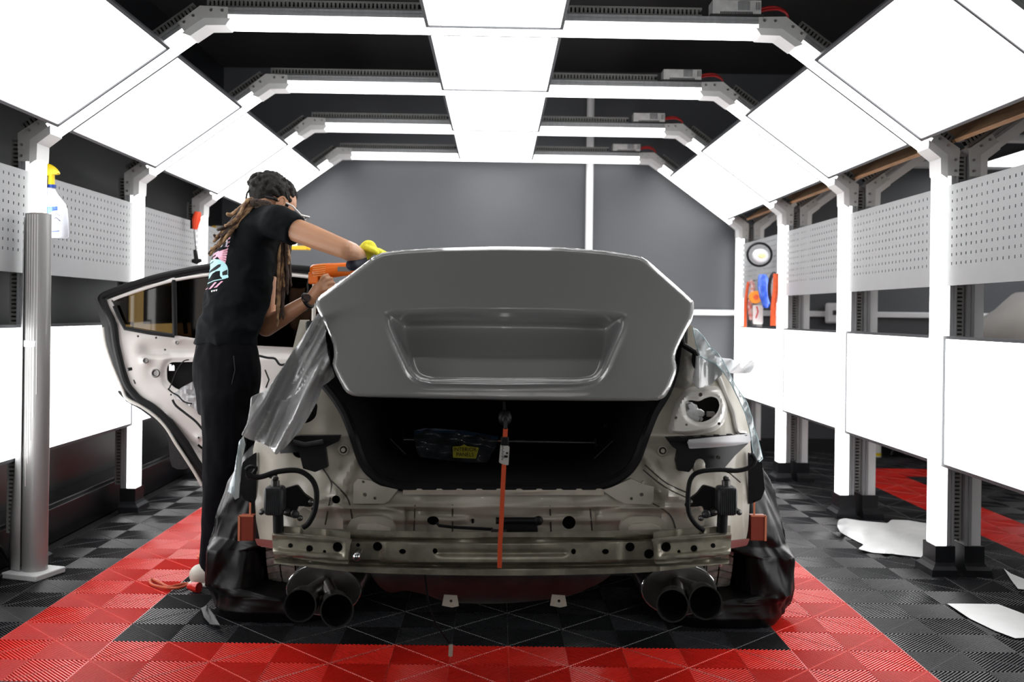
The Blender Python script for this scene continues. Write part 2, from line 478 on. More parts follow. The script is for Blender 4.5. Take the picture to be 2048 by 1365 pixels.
def duct_mesh(a, b, s0, s1):
    g = G(); a = Vector(a); b = Vector(b); L = (b-a).length; s1 = L+s1 if s1 <= 0 else s1
    segbox(g, a, b, s0, s1, -.047, -.038, .03, .075); segbox(g, a, b, s0, s1, -.016, -.005, .03, .075)
    segbox(g, a, b, s0, s1, -.042, -.01, .068, .075, 1)
    s = s0
    while s < s1-.012:
        segbox(g, a, b, s, s+.011, -.040, -.015, .03, .034); s += .019
    return g.mesh('cable_duct', [M_DUCT, M_SLOT], smooth=False)
def foot_mesh(cx, side):
    g = G(); x = cx + side*(W_-.039)
    def ring(e, z): return [B(x-.045-e,-.006-e,z),B(x+.042,-.006-e,z),B(x+.042,DY+.006+e,z),B(x-.045-e,DY+.006+e,z)]
    lv = [ring(.03,0),ring(.028,.03),ring(.012,.045),ring(.004,.06),ring(.004,.135)]
    if side < 0: lv = [[Vector((2*x-p.x, p.y, p.z)) for p in l] for l in lv]
    for l0, l1 in zip(lv, lv[1:]): g.add(l0+l1, [(k,(k+1)%4,4+(k+1)%4,4+k) for k in range(4)])
    g.add(lv[-1], [(0,1,2,3)]); g.add(lv[0], [(3,2,1,0)])
    return g.mesh('foot', M_FOOT, smooth=False)
AD = [4.645-1.31, 4.645-1.31, 4.645, 4.645+1.31, 4.645+2.62, 4.645+3.93]
names_a = ['lit white arch overhead behind the camera side', 'lit white arch nearest the camera, at the frame edge', 'lit arch with the tall film roll before its left post',
           'lit arch second in the row of full arches, above the man', 'lit arch third in the row, above the car roof', 'farthest lit arch, just before the grey back wall']
P0 = arch_pts()
AM = arch_meshes(CX, True); BR = [bracket_mesh(i, CX) for i in (1,2,3,4)]; FT = [foot_mesh(CX, s) for s in (-1,1)]
DU = [duct_mesh(P0[0],P0[1],.15,-.02), duct_mesh(P0[1],P0[2],.02,-.02), duct_mesh(P0[2],P0[3],.02,1.0), duct_mesh(P0[2],P0[3],1.63,-.38), duct_mesh(P0[3],P0[4],.07,-.02), duct_mesh(P0[4],P0[5],.02,-.15)]
for k, d in enumerate(AD):
    if k == 0: continue
    a = empty('light_arch', names_a[k], 'light', (0,d,0))
    for me, me2 in AM: link('light_tube', me, a); link('profile', me2, a)
    for pl, el, sc in BR:
        b = link('corner_bracket', pl[0], a); link('corner_bracket', pl[1], a); link('elbow', el, b); s = link('screw_set', sc, b); s['kind'] = 'stuff'
    for f in FT: link('foot', f, a)
    for q in DU: link('cable_duct', q, a)
# neighbour booth on the right, back to back
NCX = CX + 2*W_ + .05
P1 = arch_pts(NCX); NM = arch_meshes(NCX, False); NB = [bracket_mesh(i, NCX) for i in (1,2,3,4)]; NF = [foot_mesh(NCX, s) for s in (-1,1)]
ND = [duct_mesh(P1[1],P1[2],.02,-.02)]
ordn = ['', 'first', 'second', 'third', 'farthest']
for k, d in enumerate(AD[1:]):
    nm = ['nearest','first full','second full','third full','farthest'][k]
    a = empty('neighbour_arch', 'grey arch of the next booth, back to back with the %s lit arch' % nm, 'arch', (0,d,0))
    for me, me2 in NM: link('light_tube', me, a); link('profile', me2, a)
    for pl, el, sc in NB:
        b = link('corner_bracket', pl[0], a); link('corner_bracket', pl[1], a); link('elbow', el, b); s = link('screw_set', sc, b); s['kind'] = 'stuff'
    for f in NF: link('foot', f, a)
    for q in ND: link('cable_duct', q, a)
# ---------------------------------------------------------------- light panels between the arches
def seg_frac(P, i, mid, half):
    a = Vector(P[i]); b = Vector(P[i+1]); t = (b-a).normalized(); L = (b-a).length
    return a + t*(L*mid-half), a + t*(L*mid+half), Vector((t.y,-t.x))
def panel(a, b, n, d0, d1, label, mt, group=None, r=.045, backing=None):
    """a framed light panel spanning a..b across the booth and d0..d1 along it"""
    c = (a+b)/2; loc = B(c.x, (d0+d1)/2, c.y)
    o = empty('light_box', label, 'light', loc, group); o.location = loc
    def P3(s, rr, y): q = a + (b-a).normalized()*s + n*rr; return B(q.x, y, q.y)
    L = (b-a).length; fw = .014
    def bar(g, s0, s1, y0, y1, r0=r-.022, r1=r+.008, mi=0):
        g.hexa([P3(s0,r0,y0),P3(s1,r0,y0),P3(s1,r0,y1),P3(s0,r0,y1),P3(s0,r1,y0),P3(s1,r1,y0),P3(s1,r1,y1),P3(s0,r1,y1)], mi)
    g = G(); bar(g, fw*.9, L-fw*.9, d0+fw*.9, d1-fw*.9, r-.006, r+.001); g.obj('diffuser', mt, o, smooth=False)
    g = G(); bar(g, 0, fw, d0, d1); bar(g, L-fw, L, d0, d1); bar(g, fw, L-fw, d0, d0+fw*.95); bar(g, fw, L-fw, d1-fw*.95, d1)
    g.obj('frame', M_FRAME, o, smooth=False)
    g = G(); bar(g, .005, L-.005, d0+.005, d1-.005, r-.02, r-.012); g.obj('back_sheet', backing or M_ALU, o, smooth=False)
    return o
M_WOOD = bpy.data.materials.new('oak_board'); M_WOOD.use_nodes = True
nt = M_WOOD.node_tree; bs = nt.nodes['Principled BSDF']; bs.inputs['Roughness'].default_value = .55
tc = nt.nodes.new('ShaderNodeTexCoord'); mp = nt.nodes.new('ShaderNodeMapping'); mp.inputs['Scale'].default_value = (3,3,40) ; mp.inputs['Rotation'].default_value = (0,.63,0)
wv = nt.nodes.new('ShaderNodeTexNoise'); wv.inputs['Scale'].default_value = 1.5; wv.inputs['Detail'].default_value = 6
rp = nt.nodes.new('ShaderNodeValToRGB'); rp.color_ramp.elements[0].color = (.50,.27,.13,1); rp.color_ramp.elements[1].color = (.78,.50,.29,1)
rp.color_ramp.elements[0].position = .3; rp.color_ramp.elements[1].position = .7
nt.links.new(tc.outputs['Object'], mp.inputs[0]); nt.links.new(mp.outputs[0], wv.inputs['Vector']); nt.links.new(wv.outputs[0], rp.inputs[0]); nt.links.new(rp.outputs[0], bs.inputs['Base Color'])
bayn = ['in the bay behind the camera', 'in the nearest bay', 'in the second bay, nearest full one', 'in the third bay', 'in the farthest bay']
for k in range(1,5):
    d0 = AD[k]+DY+.002; d1 = AD[k+1]-.002
    for side, i in (('left',1),('right',3)):
        a, b, n = seg_frac(P0, i, .53 if side == 'right' else .47, .31)
        panel(a, b, n, d0, d1, 'bright white sloping roof panel on the %s %s' % (side, bayn[k]), M_PANEL, 'sloping roof light panels', r=.07)
    a, b, n = seg_frac(P0, 2, .5, .312)
    panel(a, b, n, d0, d1, 'bright white flat roof panel on the centre line %s' % bayn[k], M_PANEL, 'centre roof light panels', r=.068)
    for side, i in (('left',0),('right',4)):
        A = Vector(P0[i]); Bq = Vector(P0[i+1]); x = A.x
        if side == 'left': a, b = Vector((x,.50)), Vector((x,1.10)); n = Vector((1,0))
        else: a, b = Vector((x,1.10)), Vector((x,.50)); n = Vector((-1,0))
        panel(a, b, n, d0, d1, 'bright white low wall panel on the %s %s' % (side, bayn[k]), M_PANEL, 'low wall light panels', r=.055)
        if k < 1: continue
    # neighbour booth panels
    if k >= 1:
        a, b, n = seg_frac(P1, 2, .5, .312)
        panel(a, b, n, d0, d1, 'flat roof light panel of the next booth %s' % bayn[k], M_NPANEL, 'roof panels of the next booth', r=.068)
        a, b, n = seg_frac(P1, 3, .5, .31)
        panel(a, b, n, d0, d1, 'far sloping light panel of the next booth %s' % bayn[k], M_NPANEL, 'roof panels of the next booth', r=.07)
        # oak boards that back the near slope of the next booth
        a, b, n = seg_frac(P1, 1, .5, .5)
        g = G()
        def P3(s, rr, y): q = a + (b-a).normalized()*s + n*rr; return B(q.x, y, q.y)
        g.hexa([P3(-.03,-.078,d0-.1),P3(1.0,-.078,d0-.1),P3(1.0,-.078,d1+.005),P3(-.03,-.078,d1+.005),P3(-.03,-.06,d0-.1),P3(1.0,-.06,d0-.1),P3(1.0,-.06,d1+.005),P3(-.03,-.06,d1+.005)])
        o = g.obj('oak_board', M_WOOD, top=True, smooth=False)
        tag(o, 'brown oak board over the next booth %s' % bayn[k], 'board', 'oak boards above the next booth')
# low panels and posts added beside the camera for more light from the sides
for s_i, nm in ((0,'left'),(4,'right')):
    d = AD[1]-1.31
    a_ = empty('fill_post', 'added lit white post without an arch beside the camera on the %s' % nm, 'light', (0,d,0))
    link('light_tube', AM[s_i][0], a_); link('profile', AM[s_i][1], a_); link('foot', FT[0 if s_i == 0 else 1], a_)
    x = P0[0][0] if s_i == 0 else P0[5][0]
    if s_i == 0: a, b, n = Vector((x,.50)), Vector((x,1.10)), Vector((1,0))
    else: a, b, n = Vector((x,1.10)), Vector((x,.50)), Vector((-1,0))
    panel(a, b, n, d+DY+.002, AD[1]-.002, 'added bright low wall panel beside the camera on the %s' % nm, M_PANEL, 'low wall light panels', r=.055)
# ---------------------------------------------------------------- perforated boards
def peg_mesh(side, L):
    """real holes: 24 x 9 rectangular holes, the sheet returned at its edges"""
    g = G(); x = CX + side*(W_-.05); Z0, Z1 = 1.33, 1.79; y0 = .01; nx, nz = 24, 9
    py = (L-.10)/(nx-1); pz = .0405; hw, hh = .0042, .0065
    ys = [0]; zs = [Z0]
    for i in range(nx): c = .05+i*py; ys += [c-hw, c+hw]
    ys.append(L)
    for j in range(nz): c = Z0+.10+j*pz; zs += [c-hh, c+hh]
    zs.append(Z1)
    idx = {}
    for i, yy in enumerate(ys):
        for j, zz in enumerate(zs):
            idx[i,j] = len(g.v); g.v.append(B(x, yy, zz))
    for i in range(len(ys)-1):
        for j in range(len(zs)-1):
            if i % 2 == 1 and j % 2 == 1: continue
            g.f.append((idx[i,j], idx[i+1,j], idx[i+1,j+1], idx[i,j+1])); g.mi.append(0)
    t = side*.014
    g.box((min(x,x+t),0,Z1-.001),(max(x,x+t),L,Z1), fn=B); g.box((min(x,x+t),0,Z0),(max(x,x+t),L,Z0+.001), fn=B)
    return g.mesh('perforated_board', M_PEG, smooth=False)
LB = 1.31-DY-.004
PG = {-1: peg_mesh(-1, LB), 1: peg_mesh(1, LB)}
for k in range(1,5):
    for s, nm in ((-1,'left'),(1,'right')):
        o = link('pegboard', PG[s]); o.location = (0, AD[k]+DY+.002, 0)
        tag(o, 'light grey perforated metal board on the %s %s' % (nm, bayn[k]), 'pegboard', 'perforated boards')
# ---------------------------------------------------------------- lamp drivers on the beams
M_DRV = mat('driver_zinc', (.8,.8,.8), .45, .15, nz=.2, ns=25)
M_REDC = mat('red_cable', (.55,.02,.02), .4)
for k, (x0, x1, ya, yb) in enumerate(((1425,1523,6,33),(1327,1403,148,168),(1267,1330,230,247),(1226,1281,290,303))):
    d = AD[k+2]+.02
    p = U(x0, yb, d); q = U(x1, ya, d)
    zb = ZT+.012; h = max(.06, q.z-p.z)
    o = empty('lamp_driver', 'slotted silver lamp driver box on top of the %s' % ['nearest full arch','second full arch','third full arch','farthest arch'][k], 'driver', ((p.x+q.x)/2, d, zb), 'lamp drivers on the beams')
    wd = q.x-p.x
    g = G(); g.box((p.x,d,zb),(q.x,d+.09,zb+h)); g.obj('case', M_DRV, o, smooth=False, bevel=.002)
    g = G()
    for i in range(24): g.box((p.x+wd*(.16+.028*i),d-.001,zb+.001),(p.x+wd*(.16+.028*i)+.004,d+.002,zb+.011))
    for i in range(3): g.box((p.x+wd*(.89+.035*i),d-.001,zb+.02),(p.x+wd*(.89+.035*i)+.003,d+.002,zb+.055))
    t = g.obj('vent_slots', M_SLOT, o, smooth=False); t['kind'] = 'stuff'
    g = G(); g.box((p.x+wd*.52,d-.004,zb+.016),(p.x+wd*.76,d,zb+.058)); g.obj('terminal_cover', M_ALU, o, smooth=False, bevel=.004)
    g = G(); g.box((p.x-.01,d-.002,ZT),(q.x+.01,d+.09,zb)); g.obj('mount_plate', M_SLOT, o, smooth=False)
    for e in (0,.012):
        g = G(); g.tube(spline([(q.x-.005,d+.03+e,zb+.02+e),(q.x+.04,d+.03,zb+.03+e),(q.x+.09,d+.02+e,zb+.028+e),(q.x+.13,d+.03,zb+.005),(q.x+.125,d+.06,zb-.04)],4,False), .006, 8)
        g.obj('cable', M_REDC, o)

# ================================================================ the car
M_CREAM = mat('cream_body_metal', (.47,.435,.365), .38, nz=.35, ns=5, coat=.25)
M_WHITEP = mat('white_body_paint', (.62,.60,.56), .3, nz=.06, ns=6, coat=.5)
M_BEIGE = mat('beige_seam_metal', (.55,.50,.42), .35, nz=.15, ns=25)
M_RAIL = mat('bumper_beam_metal', (.36,.33,.26), .32, .35, nz=.45, ns=14)
M_BLK = mat('black_carpet', (.0015,.0015,.002), 1.0, nz=.3, ns=60)
M_RUB = mat('black_rubber', (.005,.005,.006), .55, spec=.25)
M_BPLA = mat('black_plastic', (.005,.005,.006), .5, nz=.3, ns=30, spec=.25)
M_LID = mat('glossy_grey_film', (.25,.25,.25), .22, coat=1.0, nz=.02, ns=3)
M_FILM = mat('silver_grey_film', (.52,.525,.53), .22, .1, coat=.9)
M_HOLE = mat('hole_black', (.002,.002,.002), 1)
M_CAN = mat('dark_grey_canister', (.035,.037,.042), .45, nz=.3, ns=50)
M_STEEL = mat('exhaust_steel', (.16,.155,.15), .30, .9, nz=.35, ns=9)
M_TIP = mat('sooty_exhaust_tip', (.03,.029,.028), .30, .8, nz=.4, ns=20)
M_PAN = mat('underbody_grey', (.055,.06,.06), .6, nz=.35, ns=9)
M_TYRE = mat('dusty_tyre', (.42,.40,.36), .85, nz=.4, ns=40)
M_REF = mat('reflector_red', (.28,.05,.03), .35)
M_REFE = mat('reflector_orange_edge', (.75,.25,.14), .3)
M_CLEAR = mat('clear_film', (.75,.8,.82), .12, coat=1.0, alpha=.55)
M_WFILM = mat('white_film', (.8,.82,.84), .3, coat=.6)
M_GLASS = mat('tinted_glass', (.02,.006,.007), .04, alpha=.8, coat=.3)
M_CHR = mat('chrome', (.7,.7,.72), .12, 1)

car = empty('car', 'stripped white sedan seen from the rear, bumper and tail lights removed', 'car', (.02, 4.3, 0))
def dbody(x, y):
    d = 3.38
    s = abs(x-1003)/500
    d += .16*sst(.80, 1.03, s)**1.5
    if y < 870: d += (870-y)/200*.20
    d -= .02*sst(900, 1060, y)
    return d
# opening outline
OPEN = [(618,640),(640,760),(668,792),(690,826),(708,872),(722,918),(736,942),(762,962),(800,974),(1000,977),(1190,974),(1228,962),(1256,944),(1274,918),(1290,872),(1308,826),(1330,792),(1352,742),(1366,690),(1366,640)]
OPENS = rnd(OPEN, 14, 3)
RBODY = [(600,640),(618,640)] + OPEN[1:-1] + [(1366,640),(1388,655),(1412,690),(1440,728),(1466,772),(1488,822),(1500,868),(1503,920),(1500,1000),(1496,1060),(1490,1092),(1440,1100),(1250,1108),(1000,1112),(750,1108),(560,1100),(522,1094),(512,1040),(508,960),(506,900),(518,850),(548,790),(580,720)]
def embrear(x, y):
    d = dbody(x, y)
    # long pressings across the rear panel
    xx = abs(x-1003)
    d += .030*sst(0, 1, (y-1012)/14)*sst(430, 380, xx)          # step below the sill
    d -= .018*math.exp(-((y-1020-6*math.cos(xx/70))/9)**2)*sst(420, 360, xx)
    d += .012*math.exp(-((xx-150)/10)**2)*sst(990,1010,y)
    d -= .014*math.exp(-((xx-245)/30)**2 - ((y-1046)/26)**2)
    d += .02*math.exp(-((xx-410)/35)**2 - ((y-930)/50)**2)
    d -= .014*math.exp(-((xx-352)/16)**2 - ((y-900)/60)**2)
    d += .01*math.exp(-((xx-480)/9)**2)*sst(880,930,y)
    d += .006*math.sin(x/23+y/31)*sst(990,1010,y)
    yl = 1024+10*math.sin(xx/60)                               # long pressed rib with a step above the beam
    d -= .022*sst(yl-3,yl+4,y)*sst(1052,1040,y)*sst(330,300,xx)*sst(60,80,xx)
    d += .020*math.exp(-((xx-190)/5)**2)*sst(1012,1024,y)
    d -= .020*math.exp(-(((xx-300)-(y-930)*.5)/12)**2)*sst(900,930,y)*sst(1010,990,y)
    d -= .016*math.exp(-(((xx-330)+(y-1000)*.25)/7)**2)*sst(960,985,y)
    d += .03*math.exp(-((xx-425)/26)**2-((y-1000)/40)**2)
    d -= .012*math.exp(-(((y-978-(xx-300)*.35)/6)**2))*sst(290,310,xx)*sst(420,400,xx)
    return d
holes_r = [circ(672,1000,8.5), circ(1138,1046,13.5), circ(866,1042,12,ry=9), circ(545,952,10,ry=7), circ(1460,942,10,ry=6), circ(628,1020,6), circ(600,905,15,ry=12),
           circ(1392,902,13,ry=12), circ(945,1043,5), circ(1375,1010,6)]
TLH = rnd([(1370,806),(1380,800),(1398,804),(1410,797),(1424,793),(1436,798),(1440,812),(1434,828),(1420,840),(1404,846),(1388,843),(1374,832)], 8, 3)
TLHL = [(2006-x, y+3) for x, y in TLH][::-1]
rb = sheet('rear_panel', RBODY, M_CREAM, embrear, car, holes=holes_r+[TLH, TLHL], thick=.006, step=7)
# black backing behind the holes
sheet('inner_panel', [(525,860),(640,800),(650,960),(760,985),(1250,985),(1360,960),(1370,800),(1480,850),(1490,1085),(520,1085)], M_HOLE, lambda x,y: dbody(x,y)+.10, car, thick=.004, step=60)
# seal around the boot opening
sealp = [U(x, y, dbody(x,y)-.012) for x, y in OPENS[2:-2]]
g = G(); g.tube(sealp, .016, 8, closed=False); g.obj('boot_seal', M_RUB, car)
# boot tub
g = G(); rings = []
for (f, dd) in ((1.0,.0),(1.0,.12),(.96,.5),(.9,.95)):
    rr = []
    for x, y in OPENS:
        x2 = 1000+(x-1000)*f; y2 = 860+(y-860)*f
        d0 = dbody(x,y)
        p = U(x2, y2, d0); p.y += dd
        rr.append(p)
    rings.append(rr)
n = len(rings[0])
for a, b in zip(rings, rings[1:]): g.add(a+b, [(k,(k+1)%n,n+(k+1)%n,n+k) for k in range(n)])
g.add(rings[-1], [tuple(range(n))])
g.obj('boot_lining', M_BLK, car, smooth=False)
# sealed seams of the rear panel
M_SEAM = mat('seam_sealer_dark', (.05,.045,.04), .6)  # dark tone of the seam lines
for q in ([(662,962),(690,990),(700,1012),(706,1050)],[(1306,1008),(1340,1030),(1352,1060)],[(560,1010),(566,1050)],[(640,930),(660,960),(662,985),(650,1050)],[(1290,930),(1330,965),(1372,985)],[(1286,940),(1330,975),(1372,996)],[(1180,1012),(1184,1062)],[(830,1012),(828,1062)],[(1100,1012),(1102,1064)],[(905,1010),(905,1064)],[(1450,890),(1446,930),(1480,965)]):
    g = G(); g.tube([U(x,y,embrear(x,y)+.0005) for x,y in sp2(q,5,False)], .0028, 6); g.obj('panel_seam', M_SEAM, car)
# sill trim strip and gussets
def strip(name, pts, d, m, th=.01, holes=(), parent=None, step=12, bev=0):
    o = sheet(name, pts, m, d, parent or car, holes=holes, thick=th, step=step)
    if bev:
        b = o.modifiers.new('bevel','BEVEL'); b.width = bev; b.segments = 2
    return o
def tickstrip():
    top = []; x = 806
    while x < 1204:
        top += [(x,981),(x+26,981),(x+28,978.5),(x+36,978.5)]; x += 40
    return top+[(1208,981),(1208,991),(806,990)]
strip('sill_strip', tickstrip(), lambda x,y: dbody(x,y)-.03+ .01*sst(984,990,y), M_BEIGE, .012, step=30)
GL = [(706,1008),(707,968),(716,958),(742,962),(760,972),(796,980),(778,1003),(768,1008)]
strip('gusset', GL, lambda x,y: dbody(x,y)-.022, M_CREAM, .014, holes=[circ(727,964,3),circ(730,990,4),circ(750,997,3)], bev=.003)
GR = [(1204,981),(1222,976),(1262,958),(1284,968),(1308,974),(1307,1003),(1300,1010),(1250,1008),(1232,1000)]
strip('gusset', GR, lambda x,y: dbody(x,y)-.022, M_CREAM, .014, holes=[circ(1287,966,3),circ(1283,990,4),circ(1263,998,3)], bev=.003)
for cx_, cy_ in ((688,899),(1324,901)):
    for rr_, dd_, mm in ((11,-.012,M_CREAM),(7,-.016,M_HOLE),(4.5,-.02,M_CREAM)):
        p = U(cx_,cy_,dbody(cx_,cy_)); r_ = rr_*3.38/F
        g = G(); g.cyl((p.x,p.y+dd_,p.z),(p.x,p.y+.004,p.z), r_, 20); g.obj('grommet', mm, car, bevel=.001)
# seat belt style mount plates over the beam
for cx_ in (742,1287):
    P_ = rnd([(cx_-50,1066),(cx_-44,1044),(cx_-28,1034),(cx_+20,1033),(cx_+42,1042),(cx_+52,1066)],8,3)
    sheet('mount_plate', P_, M_CREAM, lambda x,y: dbody(x,y)-.035, car, thick=.03, step=20)
    P_ = rnd([(cx_-30,1064),(cx_-26,1050),(cx_+10,1047),(cx_+34,1056),(cx_+40,1064)],5,3)
    sheet('towing_eye', P_, M_BEIGE, lambda x,y: dbody(x,y)-.055, car, thick=.02, step=20)
# latch in the middle
p = U(1035,1050,3.30)
g = G(); g.box((p.x-.058,p.y-.03,p.z-.022),(p.x+.065,p.y+.05,p.z+.012)); la = g.obj('latch', M_BPLA, car, bevel=.004)
g = G(); g.cyl((p.x-.07,p.y-.03,p.z+.018),(p.x+.062,p.y-.03,p.z+.02), .011, 12); g.ball((p.x+.066,p.y-.03,p.z+.02),.016,10); g.obj('latch_rod', M_BPLA, la)
g = G(); g.cyl((p.x-.085,p.y-.03,p.z-.016),(p.x-.035,p.y-.03,p.z-.016), .007, 10); g.obj('latch_spring', M_STEEL, la)
g = G(); g.tube([U(874,1046,3.3),U(878,1052,3.3),U(905,1055,3.29),(p.x-.08,3.28,p.z-.012)], .005, 8); g.obj('latch_cable', M_RUB, car)
# wavy vertical ribs of the tank seen beneath the sill
g = G()
for i in range(26):
    x = 905+i*7.3
    g.tube([U(x,1012,3.405),U(x,1064,3.405)], .0035, 6)
o = g.obj('panel_ribbing', M_CREAM, car); o['kind'] = 'stuff'
# ---- right tail lamp pocket
BZ = sp2([(1336,866),(1339,842),(1348,812),(1362,788),(1380,775),(1410,773),(1438,774),(1450,790),(1456,815),(1448,845),(1430,862),(1400,869),(1360,873)], 4)
def dbz(x, y):
    s = sd_poly(x, y, BZ)
    d = dbody(x, y) - .035 + .034*sst(-11, 0, s)
    t = sd_poly(x, y, TLH); d += .012*sst(9, 2, t)
    return d
sheet('tail_lamp_pocket', BZ, M_WHITEP, dbz, car, holes=[TLH]+[circ(*c) for c in ((1401,790,4),(1352,836,3),(1373,850,2.4),(1438,848,3),)], thick=.006, step=4)
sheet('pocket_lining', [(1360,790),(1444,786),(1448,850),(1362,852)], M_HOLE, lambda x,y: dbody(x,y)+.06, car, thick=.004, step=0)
g = G(); rng = random.Random(3)
for i in range(9):
    c = U(1374+rng.random()*30, 806+rng.random()*34+i, dbody(1390,820)+.035)
    g.ball(c, (.014,.01,.02), 8, rot=Matrix.Rotation(rng.random()*3,3,'Y'))
g.tube([U(1366,808,3.5),U(1385,818,3.48),U(1400,842,3.49)],[.014,.02,.012],8)
o = g.obj('crumpled_masking', M_WFILM, car); o['kind'] = 'stuff'
g = G(); c = U(1421,829,dbody(1421,829)+.03); g.box((c.x-.013,c.y-.01,c.z-.009),(c.x+.013,c.y+.01,c.z+.009)); g.obj('lamp_plug', mat('plug_grey',(.35,.33,.3),.5), car, bevel=.003)
# outer edge flange of the quarter panel (bright wavy lip)
for sx in (1,):
    lip = [(1392,700),(1432,745),(1452,792),(1466,826),(1474,862),(1490,866)]
    g = G(); g.tube([U(x,y,dbody(x,y)-.012) for x,y in sp2(lip,5,False)], .009, 8); g.obj('seam_lip', M_WHITEP, car)
# pillar channel right of the lid
sheet('gutter_channel', rnd([(1364,688),(1376,690),(1388,706),(1392,722),(1384,768),(1374,776),(1342,774),(1352,742),(1362,712)],4,3), mat('gutter_metal',(.30,.28,.25),.35,.2,nz=.3,ns=15), lambda x,y: dbody(x,y)-.04+abs(x-1372)*.001, car, thick=.008, step=8)
g = G(); g.tube([U(x,y,3.50) for x,y in ((1360,668),(1366,690),(1388,704),(1391,716),(1384,770))], [.014,.010,.010,.012,.010], 8); g.obj('gutter_seal', M_RUB, car)
# serrated light strip and black bracket under the right pocket
def serr():
    t = []; x = 1336
    while x < 1492: t += [(x,877-(x-1336)*.05),(x+14,877-(x-1336)*.05),(x+15,874-(x-1336)*.05),(x+24,874-(x-1336)*.05)]; x += 26
    return t
strip('bumper_bracket', [(1332,876),(1346,895),(1356,902),(1352,922),(1356,942),(1378,945),(1384,938),(1390,928),(1402,925),(1412,936),(1416,942),(1448,938),(1470,912),(1500,884),(1500,872),(1380,874)], lambda x,y: dbody(x,y)-.05, M_BPLA, .03, bev=.003)
strip('bracket_strip', rnd([(1376,880),(1500,868),(1504,876),(1500,886),(1470,892),(1420,896),(1378,898)],3,2), lambda x,y: dbody(x,y)-.075+.02*sst(885,897,y), mat('bracket_light',(.5,.5,.52),.3), .02, bev=.002)
strip('serrated_edge', serr()+[(1502,871),(1502,874),(1400,884),(1336,882)], lambda x,y: dbody(x,y)-.072, M_HOLE, .012, step=40)
c = U(1398,932,3.34); g = G(); g.ball(c,(.024,.02,.03),14); g.obj('round_boss', M_CREAM, car)
g = G(); c = U(1437,916,3.32); g.cyl((c.x,c.y-.002,c.z),(c.x,c.y+.01,c.z),.006,10); g.obj('bolt', M_STEEL, car)
# left bracket, mostly hidden by the film
strip('bumper_bracket', [(560,878),(600,872),(680,872),(676,884),(650,896),(655,935),(630,945),(606,938),(598,905),(560,908)], lambda x,y: dbody(x,y)-.04, M_BPLA, .03, bev=.003)
g = G(); g.tube([U(586,884,3.32),U(610,890,3.32),U(646,884,3.32)],.008,8); g.obj('bracket_pipe', M_CAN, car)
# ---- canisters and hoses
def canister(cx_, cy_, sg):
    c = U(cx_, cy_, 3.20)
    ca = empty('damper_canister', None, None, (0,0,0)); ca.parent = car; ca.location = -Vector(car.location)
    g = G(); n = 12
    g.box((c.x-.031,c.y-.03,c.z-.045),(c.x+.031,c.y+.03,c.z+.045)); g.obj('canister_body', M_CAN, ca, bevel=.012)
    g = G()
    for i in range(8): g.box((c.x-.022+.0062*i,c.y-.0325,c.z-.04),(c.x-.0195+.0062*i,c.y-.029,c.z+.04))
    o = g.obj('rib_set', M_CAN, ca, smooth=False); o['kind'] = 'stuff'
    g = G(); g.cyl((c.x,c.y,c.z+.045),(c.x,c.y,c.z+.062),.014,14); g.ball((c.x,c.y,c.z+.068),(.011,.011,.009),12); g.obj('canister_cap', M_STEEL, ca)
    g = G(); g.cyl((c.x-sg*.01,c.y,c.z-.045),(c.x-sg*.012,c.y,c.z-.10),.017,14); g.obj('canister_stem', M_BPLA, ca)
    for dx, dz in ((-.038,-.035),(.038,-.035)):
        g = G(); g.cyl((c.x+dx,c.y-.02,c.z+dz),(c.x+dx,c.y+.01,c.z+dz),.009,8); g.ball((c.x+dx,c.y-.02,c.z+dz),.008,8); g.obj('canister_bolt', M_STEEL, ca)
    # black bracket towards the middle of the car
    q = [(cx_-sg*14,cy_-22),(cx_-sg*44,cy_-30),(cx_-sg*58,cy_-12),(cx_-sg*78,cy_+2),(cx_-sg*74,cy_+14),(cx_-sg*46,cy_+12),(cx_-sg*38,cy_+36),(cx_-sg*16,cy_+30)]
    sheet('bracket_arm', rnd(q,5,3), M_BPLA, 3.25, ca, thick=.02, step=0)
    for (ux, uy, r_) in ((cx_-sg*72,cy_+4,.009),(cx_-sg*40,cy_+28,.014),(cx_-sg*50,cy_+36,.010)):
        b = U(ux,uy,3.22); g = G(); g.ball(b, r_, 10); g.obj('bracket_nut', M_CAN if r_ > .012 else M_STEEL, ca)
    p2 = [(cx_-sg*58,cy_+14),(cx_-sg*40,cy_+30),(cx_-sg*44,cy_+52),(cx_-sg*74,cy_+46),(cx_-sg*84,cy_+28)]
    sheet('stay_plate', rnd(p2,4,3), M_CREAM, 3.30, ca, holes=[circ(cx_-sg*64,cy_+32,4)], thick=.006, step=0)
    return c
canister(1452,1001,1); canister(550,1001,-1)
hose = sp2([(1500,905),(1508,918),(1500,932),(1478,956),(1452,950),(1440,942),(1400,940),(1388,950),(1378,985),(1378,1020),(1392,1048),(1406,1060)],5,False)
hose = sp2([(1502,908),(1510,922),(1498,936),(1472,942),(1440,940),(1400,944),(1382,958),(1376,990),(1378,1026),(1392,1050),(1408,1062)],5,False)
g = G(); g.tube([U(x,y,3.16+.0002*abs(1400-x)) for x,y in hose], .0075, 10); g.obj('hose', M_RUB, car)
hose = sp2([(494,946),(506,954),(524,954),(556,944),(596,942),(622,958),(633,984),(630,1020),(618,1046),(606,1056)],5,False)
g = G(); g.tube([U(x,y,3.16) for x,y in hose], .0085, 10); g.obj('hose', M_RUB, car)
g = G(); g.tube([U(x,y,3.18) for x,y in sp2([(492,940),(500,934),(512,936),(506,948),(494,950),(500,958)],4,False)], .006, 8); g.obj('connector_lead', M_RUB, car)
